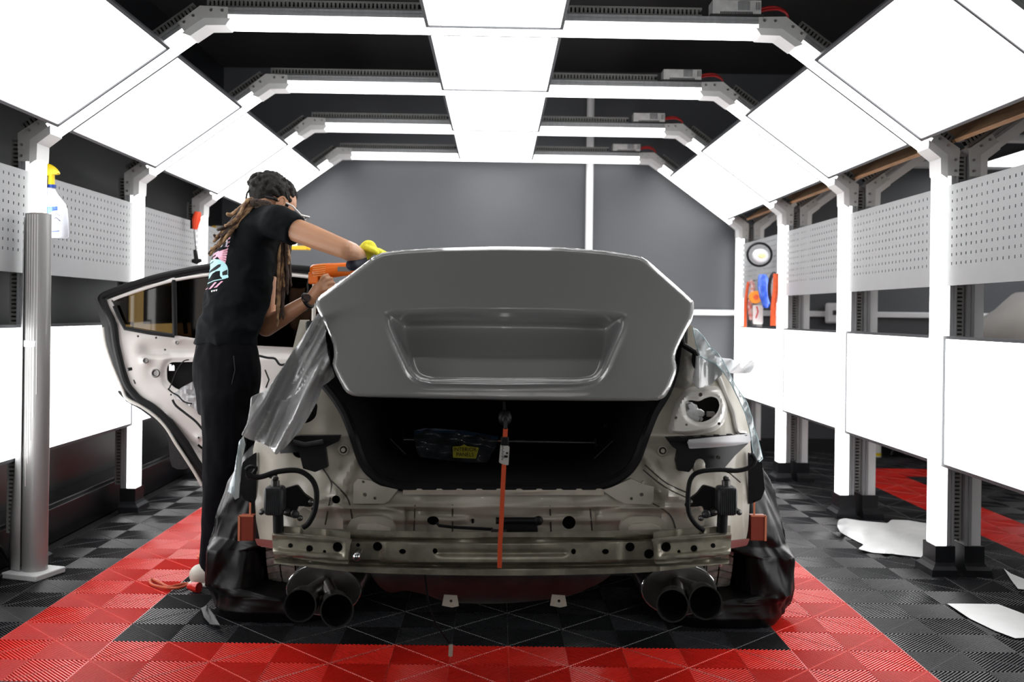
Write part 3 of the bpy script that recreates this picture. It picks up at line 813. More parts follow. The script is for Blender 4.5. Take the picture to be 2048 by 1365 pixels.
# ---- bumper beam
def beamd(x, y):
    t = (x-1003)/460; y0 = 1066-13*t*t; v = (y-y0)/86
    d = 3.13+.11*t*t
    c = sst(.20,.27,v)*sst(.77,.70,v)
    d += .065 - .065*c*1.0
    d -= .038*(sst(.2,.13,v)) + .038*sst(.78,.86,v)
    if abs(x-1003) < 135: d += .016*math.exp(-((v-.48)/.06)**2)*sst(135,120,abs(x-1003))
    for xx in (888,958,1063,1127,1320): d -= .006*math.exp(-((x-xx)/3)**2)*(1-c)
    for xx in (792,1232): d += .03*sst(18,0,abs(x-xx)+6)*0
    if abs(x-1003) > 232: d += .022*sst(232,246,abs(x-1003))*c
    return d
BEAM = []
for i in range(31):
    t = -1+2*i/30; BEAM.append((1003+t*455, 1066-13*t*t))
for i in range(31):
    t = 1-2*i/30; BEAM.append((1003+t*455, 1152-16*t*t - 8*sst(.6,1,abs(t))))
bh = [circ(755,1094,9.5),circ(805,1104,7,ry=5.5),circ(870,1103,5,ry=6),circ(1147,1104,5,ry=6),circ(1211,1104,7,ry=5.5),circ(1260,1095,9.5),circ(1298,1109,10),circ(716,1091,4)]
be = sheet('bumper_beam', BEAM, M_RAIL, beamd, car, holes=bh, thick=.006, step=5, ang=50)
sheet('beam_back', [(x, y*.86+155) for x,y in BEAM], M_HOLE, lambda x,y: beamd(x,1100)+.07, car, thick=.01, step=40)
for sx in (-1,1):
    mx = (lambda x: x) if sx < 0 else (lambda x: 2007-x)
    cap = rnd([(mx(x),y) for x,y in ((544,1066),(600,1069),(660,1074),(704,1079),(700,1090),(697,1129),(660,1127),(600,1119),(546,1108))],4,3)
    def capd(x, y, mx=mx):
        t = (x-1003)/460; xl = mx(x); y0 = 1066+(xl-544)*.08; v = (y-y0)/46
        d = 3.065+.12*t*t
        d += .020*sst(.12,.26,v)*sst(.80,.66,v)*sst(690,680,xl)
        d += .02*sst(.08,0,v) + .02*sst(.94,1,v) + .02*sst(694,703,xl)
        return d
    hs = [circ(mx(675),1095,10),circ(mx(619),1098,7),circ(mx(581),1092,5),circ(mx(649),1104,3.5)]
    sheet('beam_end_plate', cap, M_RAIL, capd, car, holes=hs, thick=.006, step=4, ang=50)
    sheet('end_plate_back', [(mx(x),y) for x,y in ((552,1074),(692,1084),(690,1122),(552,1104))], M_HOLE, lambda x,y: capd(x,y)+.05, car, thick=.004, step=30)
    fl = [(mx(x),y) for x,y in ((546,1052),(640,1058),(700,1066),(700,1080),(640,1072),(546,1066))]
    sheet('beam_end_flange', fl, M_RAIL, lambda x,y: 3.11+.12*((x-1003)/460)**2 - .012*math.exp(-(((mx(x)-558)/3)**2)) - .012*math.exp(-(((mx(x)-598)/3)**2))- .012*math.exp(-(((mx(x)-652)/3)**2)), car, thick=.006, step=4)
g = G(); c = U(715,1111,3.10); g.cyl((c.x,c.y-.02,c.z),(c.x,c.y+.03,c.z),.014,14); g.ball((c.x,c.y-.02,c.z),.012,12); g.obj('towing_bolt', M_CHR, car)
# ---- lower pan and underside
PAN = sp2([(742,1140),(800,1140),(1180,1142),(1220,1148),(1210,1160),(1180,1176),(1120,1196),(1000,1208),(900,1205),(850,1190),(810,1182),(780,1186),(756,1170)],4)
sheet('spare_wheel_well', PAN, M_PAN, lambda x,y: 3.36+.10*sst(1150,1205,y)+.05*((x-1000)/250)**2 - .006*math.cos(x/9.5)*sst(1175,1160,y), car, thick=.01, step=5)
for x0 in (888,1104):
    sheet('hanger_bracket', [(x0,1190),(x0+26,1192),(x0+30,1213),(x0+16,1216),(x0-4,1212)], M_BEIGE, 3.33, car, holes=[circ(x0+14,1203,3)], thick=.004, step=0)
g = G(); g.box((-.64,3.95,.22),(.68,5.6,.28)); g.obj('underbody', M_HOLE, car)
# ---- exhausts
for sx, cx_, tips in ((-1,650,((600,1212,33),(674,1222,34))),(1,1355,((1345,1212,33),(1411,1206,34)))):
    ex = empty('exhaust'); ex.parent = car; ex.location = -Vector(car.location)
    c = U(cx_,1176,3.42)
    g = G(); rings = []
    for dd, f in ((-.03,.86),(-.028,.97),(-.02,1.0),(.30,1.0),(.31,.9)):
        rings.append(((c.x,c.y+dd,c.z),(.125*f,0,0),(0,0,.085*f)))
    g.loft(rings, 36); g.obj('muffler', M_STEEL, ex, ang=50)
    g = G(); g.tube([(c.x+.123*math.cos(a),c.y-.024,c.z+.084*math.sin(a)) for a in [2*math.pi*i/40 for i in range(40)]], .003, 6, closed=True); g.obj('muffler_seam', M_CHR, ex)
    for tx, ty, tr in tips:
        e = U(tx,ty,3.10); r_ = tr*3.10/F
        g = G(); s = U(tx+(cx_-tx)*.3, ty-16, 3.36)
        ringp = []
        ax = (s-e).normalized(); u = Vector((1,0,0)); v = ax.cross(u).normalized()
        prof = [(0,1.0),(.02,1.0),(.16,.96),(.24,.75)]
        rr = [(e+ax*q, u*r_*f, v*r_*f) for q, f in prof]
        n = 32; base = len(g.v)
        inner = [(e+ax*.0, u*(r_-.004), v*(r_-.004)), (e+ax*.18, u*(r_-.006), v*(r_-.006))]
        allr = list(reversed(rr)) + inner
        for c0, a0, b0 in allr:
            for j in range(n): t = 2*math.pi*j/n; g.v.append(c0+a0*math.cos(t)+b0*math.sin(t))
        for i in range(len(allr)-1):
            for j in range(n): g.f.append((i*n+j, i*n+(j+1)%n, (i+1)*n+(j+1)%n, (i+1)*n+j)); g.mi.append(1 if i >= len(rr) else 0)
        g.f.append(tuple((len(allr)-1)*n+j for j in range(n))); g.mi.append(1)
        g.obj('tailpipe', [M_TIP, M_HOLE], ex, ang=50)
    g = G(); g.tube([U(cx_-14*sx*0+0,1168,3.34),U(tips[0][0]+12,tips[0][1]-20,3.28)], .026, 12); g.tube([U(cx_,1168,3.34),U(tips[1][0]-6,tips[1][1]-20,3.28)], .026, 12); g.obj('exhaust_pipe', M_STEEL, ex)
# ---- tyres with tread
for s in (-1,1):
    xc = .02+s*.79; wy = 4.24; R0 = .325
    ty = empty('wheel'); ty.parent = car; ty.location = -Vector(car.location)
    g = G(); prof = [(-.115,.20),(-.125,.26),(-.115,.305),(-.095,.315),(.095,.315),(.115,.305),(.125,.26),(.115,.20)]; n = 48
    for i in range(n):
        a = 2*math.pi*i/n
        for px_, r_ in prof: g.v.append(Vector((xc+px_, wy+r_*math.cos(a), R0+r_*math.sin(a))))
    m_ = len(prof)
    for i in range(n):
        for j in range(m_-1): g.f.append((i*m_+j, i*m_+j+1, ((i+1)%n)*m_+j+1, ((i+1)%n)*m_+j)); g.mi.append(0)
    g.obj('tyre', M_BPLA, ty)
    g = G()
    for i in range(56):
        a = 2*math.pi*i/56
        for j, (xa, xb) in enumerate(((-.11,-.062),(-.056,-.004),(.004,.056),(.062,.11))):
            sk = .02*(1 if j % 2 else -1)
            a0, a1 = a, a+.088
            def pp(x, an, r_): return Vector((xc+x, wy+r_*math.cos(an), R0+r_*math.sin(an)))
            g.hexa([pp(xa,a0-sk,.312),pp(xb,a0+sk,.312),pp(xb,a1+sk,.312),pp(xa,a1-sk,.312),pp(xa,a0-sk,.324),pp(xb,a0+sk,.324),pp(xb,a1+sk,.324),pp(xa,a1-sk,.324)])
    o = g.obj('tread', M_TYRE, ty, smooth=False); o['kind'] = 'stuff'
    g = G(); g.cyl((xc-.08,wy,R0),(xc+.09,wy,R0),.2,32); g.obj('rim', M_STEEL, ty)
    # mud guard stays with slots
    g = G(); q = U(1004+s*392,1150,3.55)
    for e in (-.03,.03): g.tube([(q.x+e,q.y,q.z+.10),(q.x+e*1.1,q.y+.02,q.z-.09)], .003, 6)
    g.obj('splash_guard_edge', M_CAN, car)
# ---- side reflectors hanging off the corners
for s in (-1,1):
    xr = (lambda x: x) if s > 0 else (lambda x: 2009-x)
    rf = sheet('corner_bracket_plate', rnd([(xr(x),y) for x,y in ((1497,905),(1524,925),(1530,980),(1522,1000),(1498,1010))],4,3), M_BPLA, 3.5, car, thick=.01, step=0)
    a = U(xr(1512),1030,3.52); b = U(xr(1528),1080,3.52)
    g = G(); x0, x1 = sorted((U(xr(1499),1030,3.52).x, b.x)); g.box((x0,3.50,b.z),(x1,3.54,a.z)); o = g.obj('side_reflector', M_REF, car, bevel=.002)
    g = G(); xe = x1 if s > 0 else x0; g.box((xe-.004,3.497,b.z),(xe+.003,3.502,a.z)); g.box((x0,3.497,a.z-.003),(x1,3.502,a.z+.003)); 
    x2 = U(xr(1506),1000,3.52); g.box((x2.x-.003,3.50,a.z),(x2.x+.003,3.505,x2.z)); g.obj('reflector_edge', M_REFE, o, smooth=False)
    # red reflection on the quarter corner, painted as a coloured sheet
    sheet('red_corner_reflection', rnd([(xr(1500),1078),(xr(1494),1092),(xr(1462),1098),(xr(1462),1082)],3,2), mat('red_reflection_colour',(.16,.03,.025),.5), lambda x,y: dbody(x,y)-.012, car, thick=.004, step=0)
# ---- body shell forward of the rear: quarters, roof, glass, far doors
def prof_x(z):     # half width of the body at height z
    if z < .95: return .90 - .05*((z-.6)/.4)**2
    return .90 - .30*((z-.95)/.47)**1.3 - .02
g = G()
stations = [(3.56,.83,.80),(3.75,.85,.86),(4.2,.92,.90),(4.8,.98,.92),(5.4,1.0,.92),(6.0,.98,.92),(7.0,.92,.90),(7.6,.78,.82)]
for sx in (-1,1):
    base = len(g.v); nz = 8
    for (yy, zt, hw) in stations:
        for j in range(nz):
            z = .3+((zt if sx > 0 else zt*.80)-.3)*j/(nz-1); hwz = hw*(1-.04*((z-.62)/.35)**2)
            g.v.append(Vector((.02+sx*hwz, yy, z)))
    for i in range(len(stations)-1):
        if sx < 0 and i == 3: continue          # the open rear door's gap
        for j in range(nz-1):
            yc = (stations[i][0]+stations[i+1][0])/2
            if i in (0,1,2) and stations[i][0] > 3.7 and .3+(.7)*j/(nz-1) < .62 : continue   # wheel arch
            a = base+i*nz+j; g.f.append((a,a+1,a+nz+1,a+nz)); g.mi.append(0)
o = g.obj('side_shell', M_WHITEP, car, ang=60); s_ = o.modifiers.new('solid','SOLIDIFY'); s_.thickness = .01
g = G()
rg = []
for yy, hw, zt in ((4.75,.60,1.36),(4.95,.62,1.42),(5.4,.64,1.445),(5.9,.63,1.43),(6.15,.60,1.39)):
    rg.append([Vector((.02+hw*t, yy, zt-.07*abs(t)**3)) for t in (-1,-.8,-.5,0,.5,.8,1)])
for a, b in zip(rg, rg[1:]):
    g.add(a+b, [(k,k+1,8+k,7+k) for k in range(6)])
o = g.obj('roof', M_WHITEP, car, ang=60); s_ = o.modifiers.new('solid','SOLIDIFY'); s_.thickness = .02
g = G()
for sx in (-1,1):
    g.tube([(.02+sx*(.80 if sx > 0 else .70),4.0,.93),(.02+sx*(.72 if sx > 0 else .64),4.3,1.12),(.02+sx*.58,4.75,1.34)], [.04,.04,.03], 8)
    g.tube([(.02+sx*.88,7.0,.95),(.02+sx*.60,6.15,1.37)], .03, 8)
    if sx > 0: g.tube([(.92,5.35,.98),(.02+sx*.63,5.35,1.41)], .035, 8)
    else: g.tube([(-.90,5.38,.3),(-.90,5.38,.98),(-.62,5.38,1.40)], .035, 8)
o = g.obj('pillar_set', M_WHITEP, car); o['kind'] = 'stuff'
g = G(); g.add([(.02-.74,4.18,1.04),(.02+.74,4.18,1.04),(.02+.58,4.76,1.355),(.02-.58,4.76,1.355)], [(0,1,2,3)]); o = g.obj('rear_glass', M_GLASS, car); s_ = o.modifiers.new('solid','SOLIDIFY'); s_.thickness = .006
g = G(); g.add([(-.82,7.0,.95),(.86,7.0,.95),(.60,6.16,1.38),(-.56,6.16,1.38)], [(0,1,2,3)]); o = g.obj('windscreen', M_GLASS, car); s_ = o.modifiers.new('solid','SOLIDIFY'); s_.thickness = .006
g = G(); g.box((-.78,4.3,.30),(-.70,7.0,.34)); g.box((-.85,4.3,.24),(.88,7.0,.30)); g.box((-.6,4.5,.3),(.64,4.75,1.0)); g.box((-.55,5.6,.3),(-.05,5.9,1.1)); g.box((.1,5.6,.3),(.6,5.9,1.1)); o = g.obj('cabin_lining', M_BLK, car, bevel=.02); o['kind'] = 'stuff'
g = G(); g.box((.02-.85,7.0,.80),(.02+.85,7.55,.84)); g.box((.02-.8,7.5,.3),(.02+.8,7.62,.8)); g.obj('front_end', M_WHITEP, car, bevel=.02)

# ================================================================ boot lid
LID = [(630,607),(634,596),(664,574),(712,540),(746,515),(762,506),(800,501),(880,496),(1000,493.5),(1120,495),(1210,502),(1262,510),(1283,514),(1296,522),(1330,552),(1370,587),(1388,604),(1388,622),(1384,640),(1372,662),(1361,684),(1352,705),(1350,716),(1354,736),(1352,748),(1342,775),(1330,795),(1318,801),(1290,803),(1180,803),(1000,801),(850,798),(730,795),(706,793),(692,786),(678,762),(668,740),(664,728),(668,712),(666,690),(655,662),(642,636),(634,620)]
LIDR = rnd(LID, 5, 2)
REC = rnd([(768,626),(782,622),(900,619),(1100,621),(1240,626),(1256,630),(1240,668),(1210,735),(1196,756),(1180,762),(1150,766),(1000,767),(860,765),(836,760),(822,748),(790,680)], 10, 3)
REC2 = rnd([(812,656),(900,655),(1100,657),(1208,661),(1208,690),(1198,735),(1186,752),(1160,756),(1000,757),(860,755),(842,750),(832,735),(815,690)], 8, 3)
def lidd(x, y):
    t = (x-1008)/380
    d = 3.30 + .07*t*t
    # tail: leans away above the crease, and leans out below it
    if y < 600: d += .035*((600-y)/105)**2.2
    u = sst(560, 640, y)
    d += .05*u*0
    d += .03*sst(620,800,y)*0 - .11*sst(520,860,y)*1.6
    s = sd_poly(x, y, LIDR)                    # negative inside: roll the edge over
    if s > -9: d += .028*(1-math.sqrt(max(0, 1-((s+9)/9)**2)))
    if y > 640: rr_ = sd_poly(x, y, REC); d -= .015*math.exp(-((rr_-1)/5.5)**2)*sst(640,690,y)
    # plate recess
    r = sd_poly(x, y, REC); r2 = sd_poly(x, y, REC2)
    if r < 4:
        dep = .105*(1-.60*sst(650,765,y))
        f = max(0, min(1, (4-r)/max(1e-6, (4-r)+max(0,r2)))) if r2 > 0 else 1
        f = f*f*(3-2*f)
        d += dep*f
    return d
lid = empty('boot_lid', 'raised boot lid wrapped in glossy grey film'); lid.parent = car; lid.location = -Vector(car.location)
ls = sheet('lid_skin', LIDR, M_LID, lidd, lid, thick=.004, step=3.5, ang=180)
# the deck behind, falling away to the hinge
def lowr(p, dz): return Vector((p.x, p.y, p.z+dz))
up = [q for q in LIDR if q[1] < 608]; up.sort(key=lambda q: q[0])
E0 = [U(x, y, lidd(x,y)) for x, y in up]
g = G(); n = len(E0); rg = [E0]
for f, dz in ((.12,-.005),(.35,-.04),(.65,-.12),(.85,-.18)):
    rg.append([Vector((p.x*(1-.12*f), p.y+f*(4.28-p.y), p.z + f*((1.10)-p.z)*1.0)) for p in E0])
for a, b in zip(rg, rg[1:]): g.add(a+b, [(k,k+1,n+k+1,n+k) for k in range(n-1)])
o = g.obj('deck', M_LID, lid, ang=60); s_ = o.modifiers.new('solid','SOLIDIFY'); s_.thickness = .012; s_.offset = -1
# inner frame of the lid (black underside) and gooseneck hinges
lo = [q for q in LIDR if q[1] > 640]
g = G()
ins = [(1008+(x-1008)*.95, 650+(y-650)*.95) for x, y in LIDR]
sheet('inner_liner', ins, M_BPLA, lambda x,y: lidd(x, y)+.07 if not in_poly(x,y,REC) else 3.45, lid, thick=.01, step=24)
for sx in (-1,1):
    g = G(); g.tube([(.02+sx*.5,3.45,1.0),(.02+sx*.52,3.9,.98),(.02+sx*.54,4.2,.92),(.02+sx*.54,4.25,1.04)], .016, 8); g.obj('hinge', M_BPLA, lid)
# small lamp of the boot release at the lower edge
g = G(); c = U(1000,812,3.24); g.tube([U(1008,804,3.26),U(1010,838,3.24)], .004, 8); g.ball(U(1010,836,3.24),(.022,.018,.026),12); lk = g.obj('rubber_stop', M_RUB, lid)
# ---- orange pull strap with a paper tag
st = empty('pull_strap', 'orange pull strap with white tag hanging from the raised boot lid', 'strap', (U(1009,850,3.05)))
M_OR = mat('orange_webbing', (.75,.09,.025), .5, nz=.15, ns=200)
g = G(); pts = [(1011,858),(1010,876),(1009,896),(1008,930),(1005,990),(1003,1040),(1000,1090),(999,1137)]
PS = [U(x,y,3.045) for x,y in pts]; vs = []
for p in PS: vs += [p+Vector((-.0068,0,0)), p+Vector((.0068,0,0)), p+Vector((.0068,.003,0)), p+Vector((-.0068,.003,0))]
g.add(vs, [(4*i+a, 4*i+b, 4*i+4+b, 4*i+4+a) for i in range(len(PS)-1) for a, b in ((0,1),(1,2),(2,3),(3,0))] + [(0,1,2,3),(4*len(PS)-4,4*len(PS)-3,4*len(PS)-2,4*len(PS)-1)])
g.obj('webbing', M_OR, st, ang=60)
g = G(); g.tube([U(1011,836,3.1),U(1011,860,3.046)], .006, 8); g.ball(U(1011,840,3.09), .012, 10); g.obj('hook', M_RUB, st)
g = G(); c = U(1009.5,884,3.04); g.box((c.x-.011,c.y-.006,c.z-.012),(c.x+.011,c.y+.006,c.z+.014)); g.obj('buckle', M_RUB, st, bevel=.002)
tg = sheet('paper_tag', rnd([(1001,890),(1012,890),(1019,894),(1018,912),(1017,931),(1008,930),(998,926)],2,2), mat('tag_white', (.55,.53,.5), .6, nz=.1, ns=90), 3.035, st, thick=.001, step=0)
g = G()
for i in range(9):
    a = U(1003+ (i%2),895+i*3.2,3.034); g.box((a.x,a.y-.0005,a.z),(a.x+.006-.001*(i%3),a.y,a.z+.0022))
a = U(1008,916,3.034); g.box((a.x,a.y-.0006,a.z),(a.x+.011,a.y,a.z+.007)); a = U(1012,909,3.034); g.box((a.x,a.y-.0006,a.z),(a.x+.006,a.y,a.z+.006))
o = g.obj('tag_print', M_HOLE, tg, smooth=False); o['kind'] = 'stuff'
# ---- things in the boot
cb = empty('clear_bag', 'clear zip bag with a yellow label lying in the open boot', 'bag', U(905,900,3.75))
def bagd(x,y): return 3.72+.012*math.sin(x/9+y/13)+.008*math.sin(y/5-x/23)
sheet('bag_film', rnd([(826,868),(840,858),(880,857),(930,866),(996,876),(994,890),(974,926),(940,926),(880,920),(838,914),(830,890)],5,3), mat('zip_bag_film',(.05,.055,.065),.2,coat=.6,alpha=.6), bagd, cb, thick=.006, step=6)
sheet('bag_contents', rnd([(838,892),(870,896),(902,898),(905,914),(880,918),(842,912)],5,3), mat('bag_contents_grey',(.3,.3,.32),.4,nz=.4,ns=60), lambda x,y: bagd(x,y)+.02, cb, thick=.012, step=6)
sheet('zip_strip', [(828,862),(850,857),(930,862),(996,874),(996,880),(930,870),(850,864),(828,870)], mat('zip_blue',(.02,.05,.1),.4), lambda x,y: bagd(x,y)-.004, cb, thick=.003, step=0)
lb = sheet('yellow_label', rnd([(905,894),(922,893),(928,889),(934,893),(958,896),(952,918),(906,916)],2,2), mat('yellow_label',(.42,.38,.01),.5), 3.70, cb, thick=.001, step=0)
def text(name, s, size, loc, m, parent, rot=(math.pi/2,0,0), ext=.0006):
    cu = bpy.data.curves.new(name, 'FONT'); cu.body = s; cu.size = size; cu.extrude = ext; cu.align_x = 'CENTER'; cu.align_y = 'CENTER'
    o = bpy.data.objects.new(name, cu); COL.objects.link(o); o.parent = parent; o.location = Vector(loc) - loc_of(parent); o.rotation_euler = rot
    dg = bpy.context.evaluated_depsgraph_get(); me = bpy.data.meshes.new_from_object(o.evaluated_get(dg)); bpy.data.objects.remove(o)
    n = bpy.data.objects.new(name, me); COL.objects.link(n); n.parent = parent; n.location = Vector(loc) - loc_of(parent); n.rotation_euler = rot
    me.materials.clear(); me.materials.append(m); return n
text('label_text', 'INTERIOR\nPANELS', .019, U(930,905,3.697), M_HOLE, lb)
rod = empty('chrome_rod', 'thin chrome rod lying across the boot behind the bag', 'rod', U(1000,884,3.8))
g = G(); g.tube([U(806,879.5,3.8),U(1193,886,3.8)], .006, 10); g.obj('rod_tube', M_CHR, rod)
g = G(); g.cyl(U(1190,878,3.8),U(1194,892,3.8), .008, 10); g.cyl(U(807,873,3.8),U(807,886,3.8), .006, 10); g.obj('rod_end', M_BPLA, rod)
for a, b in (((780,878),(812,910)),((1226,882),(1188,918))):
    g = G(); g.tube([U(*a,3.7),U(*b,3.72)], .0025, 6); g.obj('gas_strut', M_CAN, car)
g = G(); c = U(1211,853,3.7); g.ball(c,.008,8); g.obj('striker', M_STEEL, car)

# ================================================================ draped films
FL = [(636,626),(644,634),(650,652),(652,680),(656,710),(664,735),(670,754),(656,766),(645,772),(636,800),(618,834),(600,862),(586,878),(570,896),(552,911),(538,894),(522,886),(499,880),(482,871),(488,860),(495,845),(500,815),(502,794),(516,788),(530,782),(545,764),(561,741),(586,702),(600,684),(612,664),(624,644)]
def filmd(x, y):
    v = (y-626)/285
    d = 3.28 + .02*v
    u = x + (y-740)*.42                 # folds run down and to the left
    d += .028*math.sin(u/15.0+.5)*sst(.05,.5,v) + .012*math.sin(u/6.5+y/40) 
    d += .05*math.exp(-((u-640)/14)**2)*sst(.5,.1,v)
    if 500 < x < 580 and y > 800: d -= .02*math.exp(-(((x-545)+.35*(y-850))/7)**2)
    n_ = noise.noise(Vector(((x+y*.42)/26, y/110, 1.3))); d += .040*n_
    d += .012*(1-3*abs(noise.noise(Vector(((x+y*.42)/17, y/120, 5)))))
    return d
fm = sheet('film_drape', rnd(FL,4,2), M_FILM, filmd, None, thick=.0015, step=4, ang=180, top=True)
tag(fm, 'silver grey vinyl film draped in folds over the left rear corner', 'film')
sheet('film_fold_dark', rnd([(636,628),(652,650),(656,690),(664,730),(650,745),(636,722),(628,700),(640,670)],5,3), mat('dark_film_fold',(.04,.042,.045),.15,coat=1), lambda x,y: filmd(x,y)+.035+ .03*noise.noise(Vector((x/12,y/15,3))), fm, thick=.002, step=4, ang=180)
def hangd(x,y): return 3.42+.012*math.sin(x/4+y/30)+.004*math.sin(x/1.8)
hf = sheet('white_film_strip', [(478,884),(487,872),(491,890),(484,920),(480,960),(478,996),(470,1000),(464,990),(455,984),(460,968),(468,945),(472,920)], mat('pale_blue_film',(.62,.72,.76),.2,coat=.8), hangd, None, thick=.001, step=3, ang=180, top=True)
tag(hf, 'narrow pale strip of backing film hanging below the silver film drape', 'film')
RF = [(1386,656),(1394,660),(1408,676),(1420,694),(1436,708),(1446,722),(1456,742),(1470,770),(1482,788),(1494,806),(1504,836),(1508,858),(1516,880),(1525,918),(1519,924),(1508,914),(1504,890),(1500,860),(1490,826),(1476,796),(1462,768),(1446,744),(1432,728),(1412,720),(1400,712),(1392,690)]
def rfd(x,y): return 3.30+(870-y)/200*.16+.012*math.sin(x/6+y/17)+.01*noise.noise(Vector((x/9,y/12,2)))
rf = sheet('clear_film', RF, M_CLEAR, rfd, None, thick=.0015, step=4, ang=180, top=True)
tag(rf, 'clear film with shiny edges stuck down the right rear corner of the car', 'film')
g = G(); g.tube([U(x,y,rfd(x,y)-.002) for x,y in RF], .0018, 5, closed=True); g.obj('film_edge', mat('film_edge_teal',(.55,.75,.8),.15,coat=1), rf)
sheet('film_tail', [(1392,712),(1412,716),(1440,728),(1446,748),(1420,772),(1396,778),(1384,764),(1390,735)], mat('milky_film',(.55,.56,.56),.15,coat=1), lambda x,y: 3.44+.012*math.sin(x/8), rf, thick=.0015, step=5, ang=180)
def cfd(x,y): return 3.45+.9*sst(1396,1440,x)+.03*math.sin(x/9+y/7)
cf = sheet('film_curl', rnd([(1396,700),(1440,716),(1462,718),(1484,730),(1484,738),(1492,730),(1504,719),(1510,722),(1508,736),(1500,747),(1470,748),(1440,744),(1400,730)],3,2), M_WFILM, cfd, rf, thick=.003, step=5, ang=180)

# ================================================================ open rear door (part of the car)
def tint(name, col, gl=.06):
    m = bpy.data.materials.new(name); m.use_nodes = True; nt = m.node_tree; nt.nodes.clear()
    o = nt.nodes.new('ShaderNodeOutputMaterial'); mx = nt.nodes.new('ShaderNodeMixShader'); t = nt.nodes.new('ShaderNodeBsdfTransparent'); gs = nt.nodes.new('ShaderNodeBsdfGlossy')
    gs.inputs['Roughness'].default_value = .03; t.inputs[0].default_value = (*col,1); fr = nt.nodes.new('ShaderNodeFresnel'); fr.inputs[0].default_value = 1.5
    nt.links.new(fr.outputs[0], mx.inputs[0]); nt.links.new(t.outputs[0], mx.inputs[1]); nt.links.new(gs.outputs[0], mx.inputs[2]); nt.links.new(mx.outputs[0], o.inputs[0]); return m
M_AMB = tint('amber_tinted_glass', (.17,.135,.075)); M_DARKG = tint('dark_tinted_glass', (.05,.035,.02))
door = empty('rear_door', 'opened white rear door with its trim removed'); door.parent = car; door.location = -Vector(car.location)
DO = [(646,537),(600,531),(560,528),(450,527),(400,531),(340,545),(270,565),(215,585),(198,591),(190,599),(194,615),(203,650),(207,689),(222,734),(241,780),(251,803),(281,820),(308,840),(328,864),(338,884),(345,935),(379,937),(396,960),(412,984),(500,990),(646,990)]
def dd(x, y): return 5.28 - (640-x)/450*.12
sheet('outer_skin', DO, mat('door_edge_black',(.01,.01,.011),.3,nz=.2,ns=20), lambda x,y: dd(x,y)+.06, door, holes=[[(222,598),(346,556),(640,556),(640,694),(515,690),(400,678),(348,668),(250,655)]], thick=.02, step=30)
sheet('wheel_arch_flare', sp2([(236,782),(250,800),(281,818),(308,838),(328,862),(337,884),(344,934),(378,936),(368,910),(345,868),(318,834),(285,806)],3), mat('flare_black',(.02,.02,.022),.75,nz=.4,ns=90), lambda x,y: dd(x,y)+.02, door, thick=.02, step=0)
INN = [(646,552),(600,547),(560,543),(450,543),(400,547),(340,560),(290,572),(240,590),(214,600),(222,625),(236,650),(240,690),(250,735),(262,770),(285,797),(312,814),(345,840),(378,884),(398,918),(420,950),(440,972),(646,976)]
WIN = [(222,601),(240,595),(344,561),(344,560),(352,558),(450,550),(560,550),(640,556),(640,696),(516,691),(400,679),(349,671),(249,656),(240,636)]
SVC = rnd([(333,736),(340,725),(400,724),(500,730),(520,800),(470,812),(398,802),(372,786),(348,776),(334,762)],6,3)
bosses = [(291,722,9,.015),(311,747,15,-.02),(311,747,8,.018),(354,686,5,.01),(397,876,7,.012),(330,832,8,.01)]
def innd(x, y):
    d = dd(x,y)
    for bx,by,br,h_ in bosses: d -= h_*math.exp(-((x-bx)**2+(y-by)**2)/(br*br))
    d += .03*sst(676,700,y)*sst(720,706,y)*sst(270,300,x) 
    s = sd_poly(x,y,SVC); d += .018*sst(14,3,s)
    d += .02*math.exp(-(((x-290)*.74-(y-800)*.67+40)/9)**2)*.5
    d += .025*math.exp(-(((y-850)-(x-345)*1.0)/10)**2)*sst(330,360,x)
    return d
M_DOORW = mat('door_inner_paint', (.60,.57,.55), .35, nz=.06, ns=6, coat=.4)
dh = [circ(276,673,2.2),circ(312,676,2.2),circ(330,700,2),[(255,736),(264,735),(265,741),(256,743)],[(266,760),(269,760),(272,768),(269,769)],circ(342,790,2),circ(291,722,3),circ(311,747,4,),circ(397,876,2),
      [(397,888),(420,908),(420,914),(394,892)]]
dinn = sheet('inner_panel', INN, M_DOORW, innd, door, holes=[WIN, SVC]+dh, thick=.01, step=6)
sheet('service_backing', [(325,715),(525,715),(525,815),(325,815)], M_HOLE, lambda x,y: dd(x,y)+.05, door, thick=.004, step=0)
g = G(); seal = [(640,541),(560,535),(450,534),(412,535),(340,549),(300,559),(247,576),(214,588),(203,596),(206,606),(214,622),(226,648),(232,689),(242,732),(253,768),(276,797),(305,815),(335,842),(368,886),(389,920),(411,950),(432,974)]
g.tube([U(x,y,dd(x,y)-.012) for x,y in sp2(seal,4,False)], .018, 10); g.obj('door_seal', M_RUB, door)
g = G(); edge = [(222,600),(214,604),(226,640),(234,664),(238,690),(248,733),(259,768),(282,797),(312,816),(345,843),(376,884),(396,918),(416,948)]
edge = [(205,655),(210,690),(224,732),(244,778),(254,798),(284,814),(312,834),(334,858),(352,888),(372,918),(392,950),(404,972)]
g.tube([U(x,y,dd(x,y)-.0) for x,y in sp2(edge,4,False)], .009, 8); g.obj('white_edge', M_WHITEP, door)
g = G(); g.tube([U(x,y,dd(x,y)-.02) for x,y in sp2([(640,557),(560,549),(450,548),(400,552),(342,562),(290,577),(240,594),(226,600)],4,False)], .008, 8); g.obj('window_frame', M_DOORW, door)
g = G(); g.tube([U(x,y,dd(x,y)-.018) for x,y in ((348,560),(349,610),(350,672))], .013, 8); g.tube([U(x,y,dd(x,y)-.018) for x,y in ((229,612),(238,634),(250,657),(300,666),(349,672))], .011, 8); g.obj('quarter_glass_seal', M_RUB, door)
sheet('quarter_glass', [(222,600),(346,559),(347,672),(249,656)], M_AMB, lambda x,y: dd(x,y)+.012, door, thick=.005, step=0)
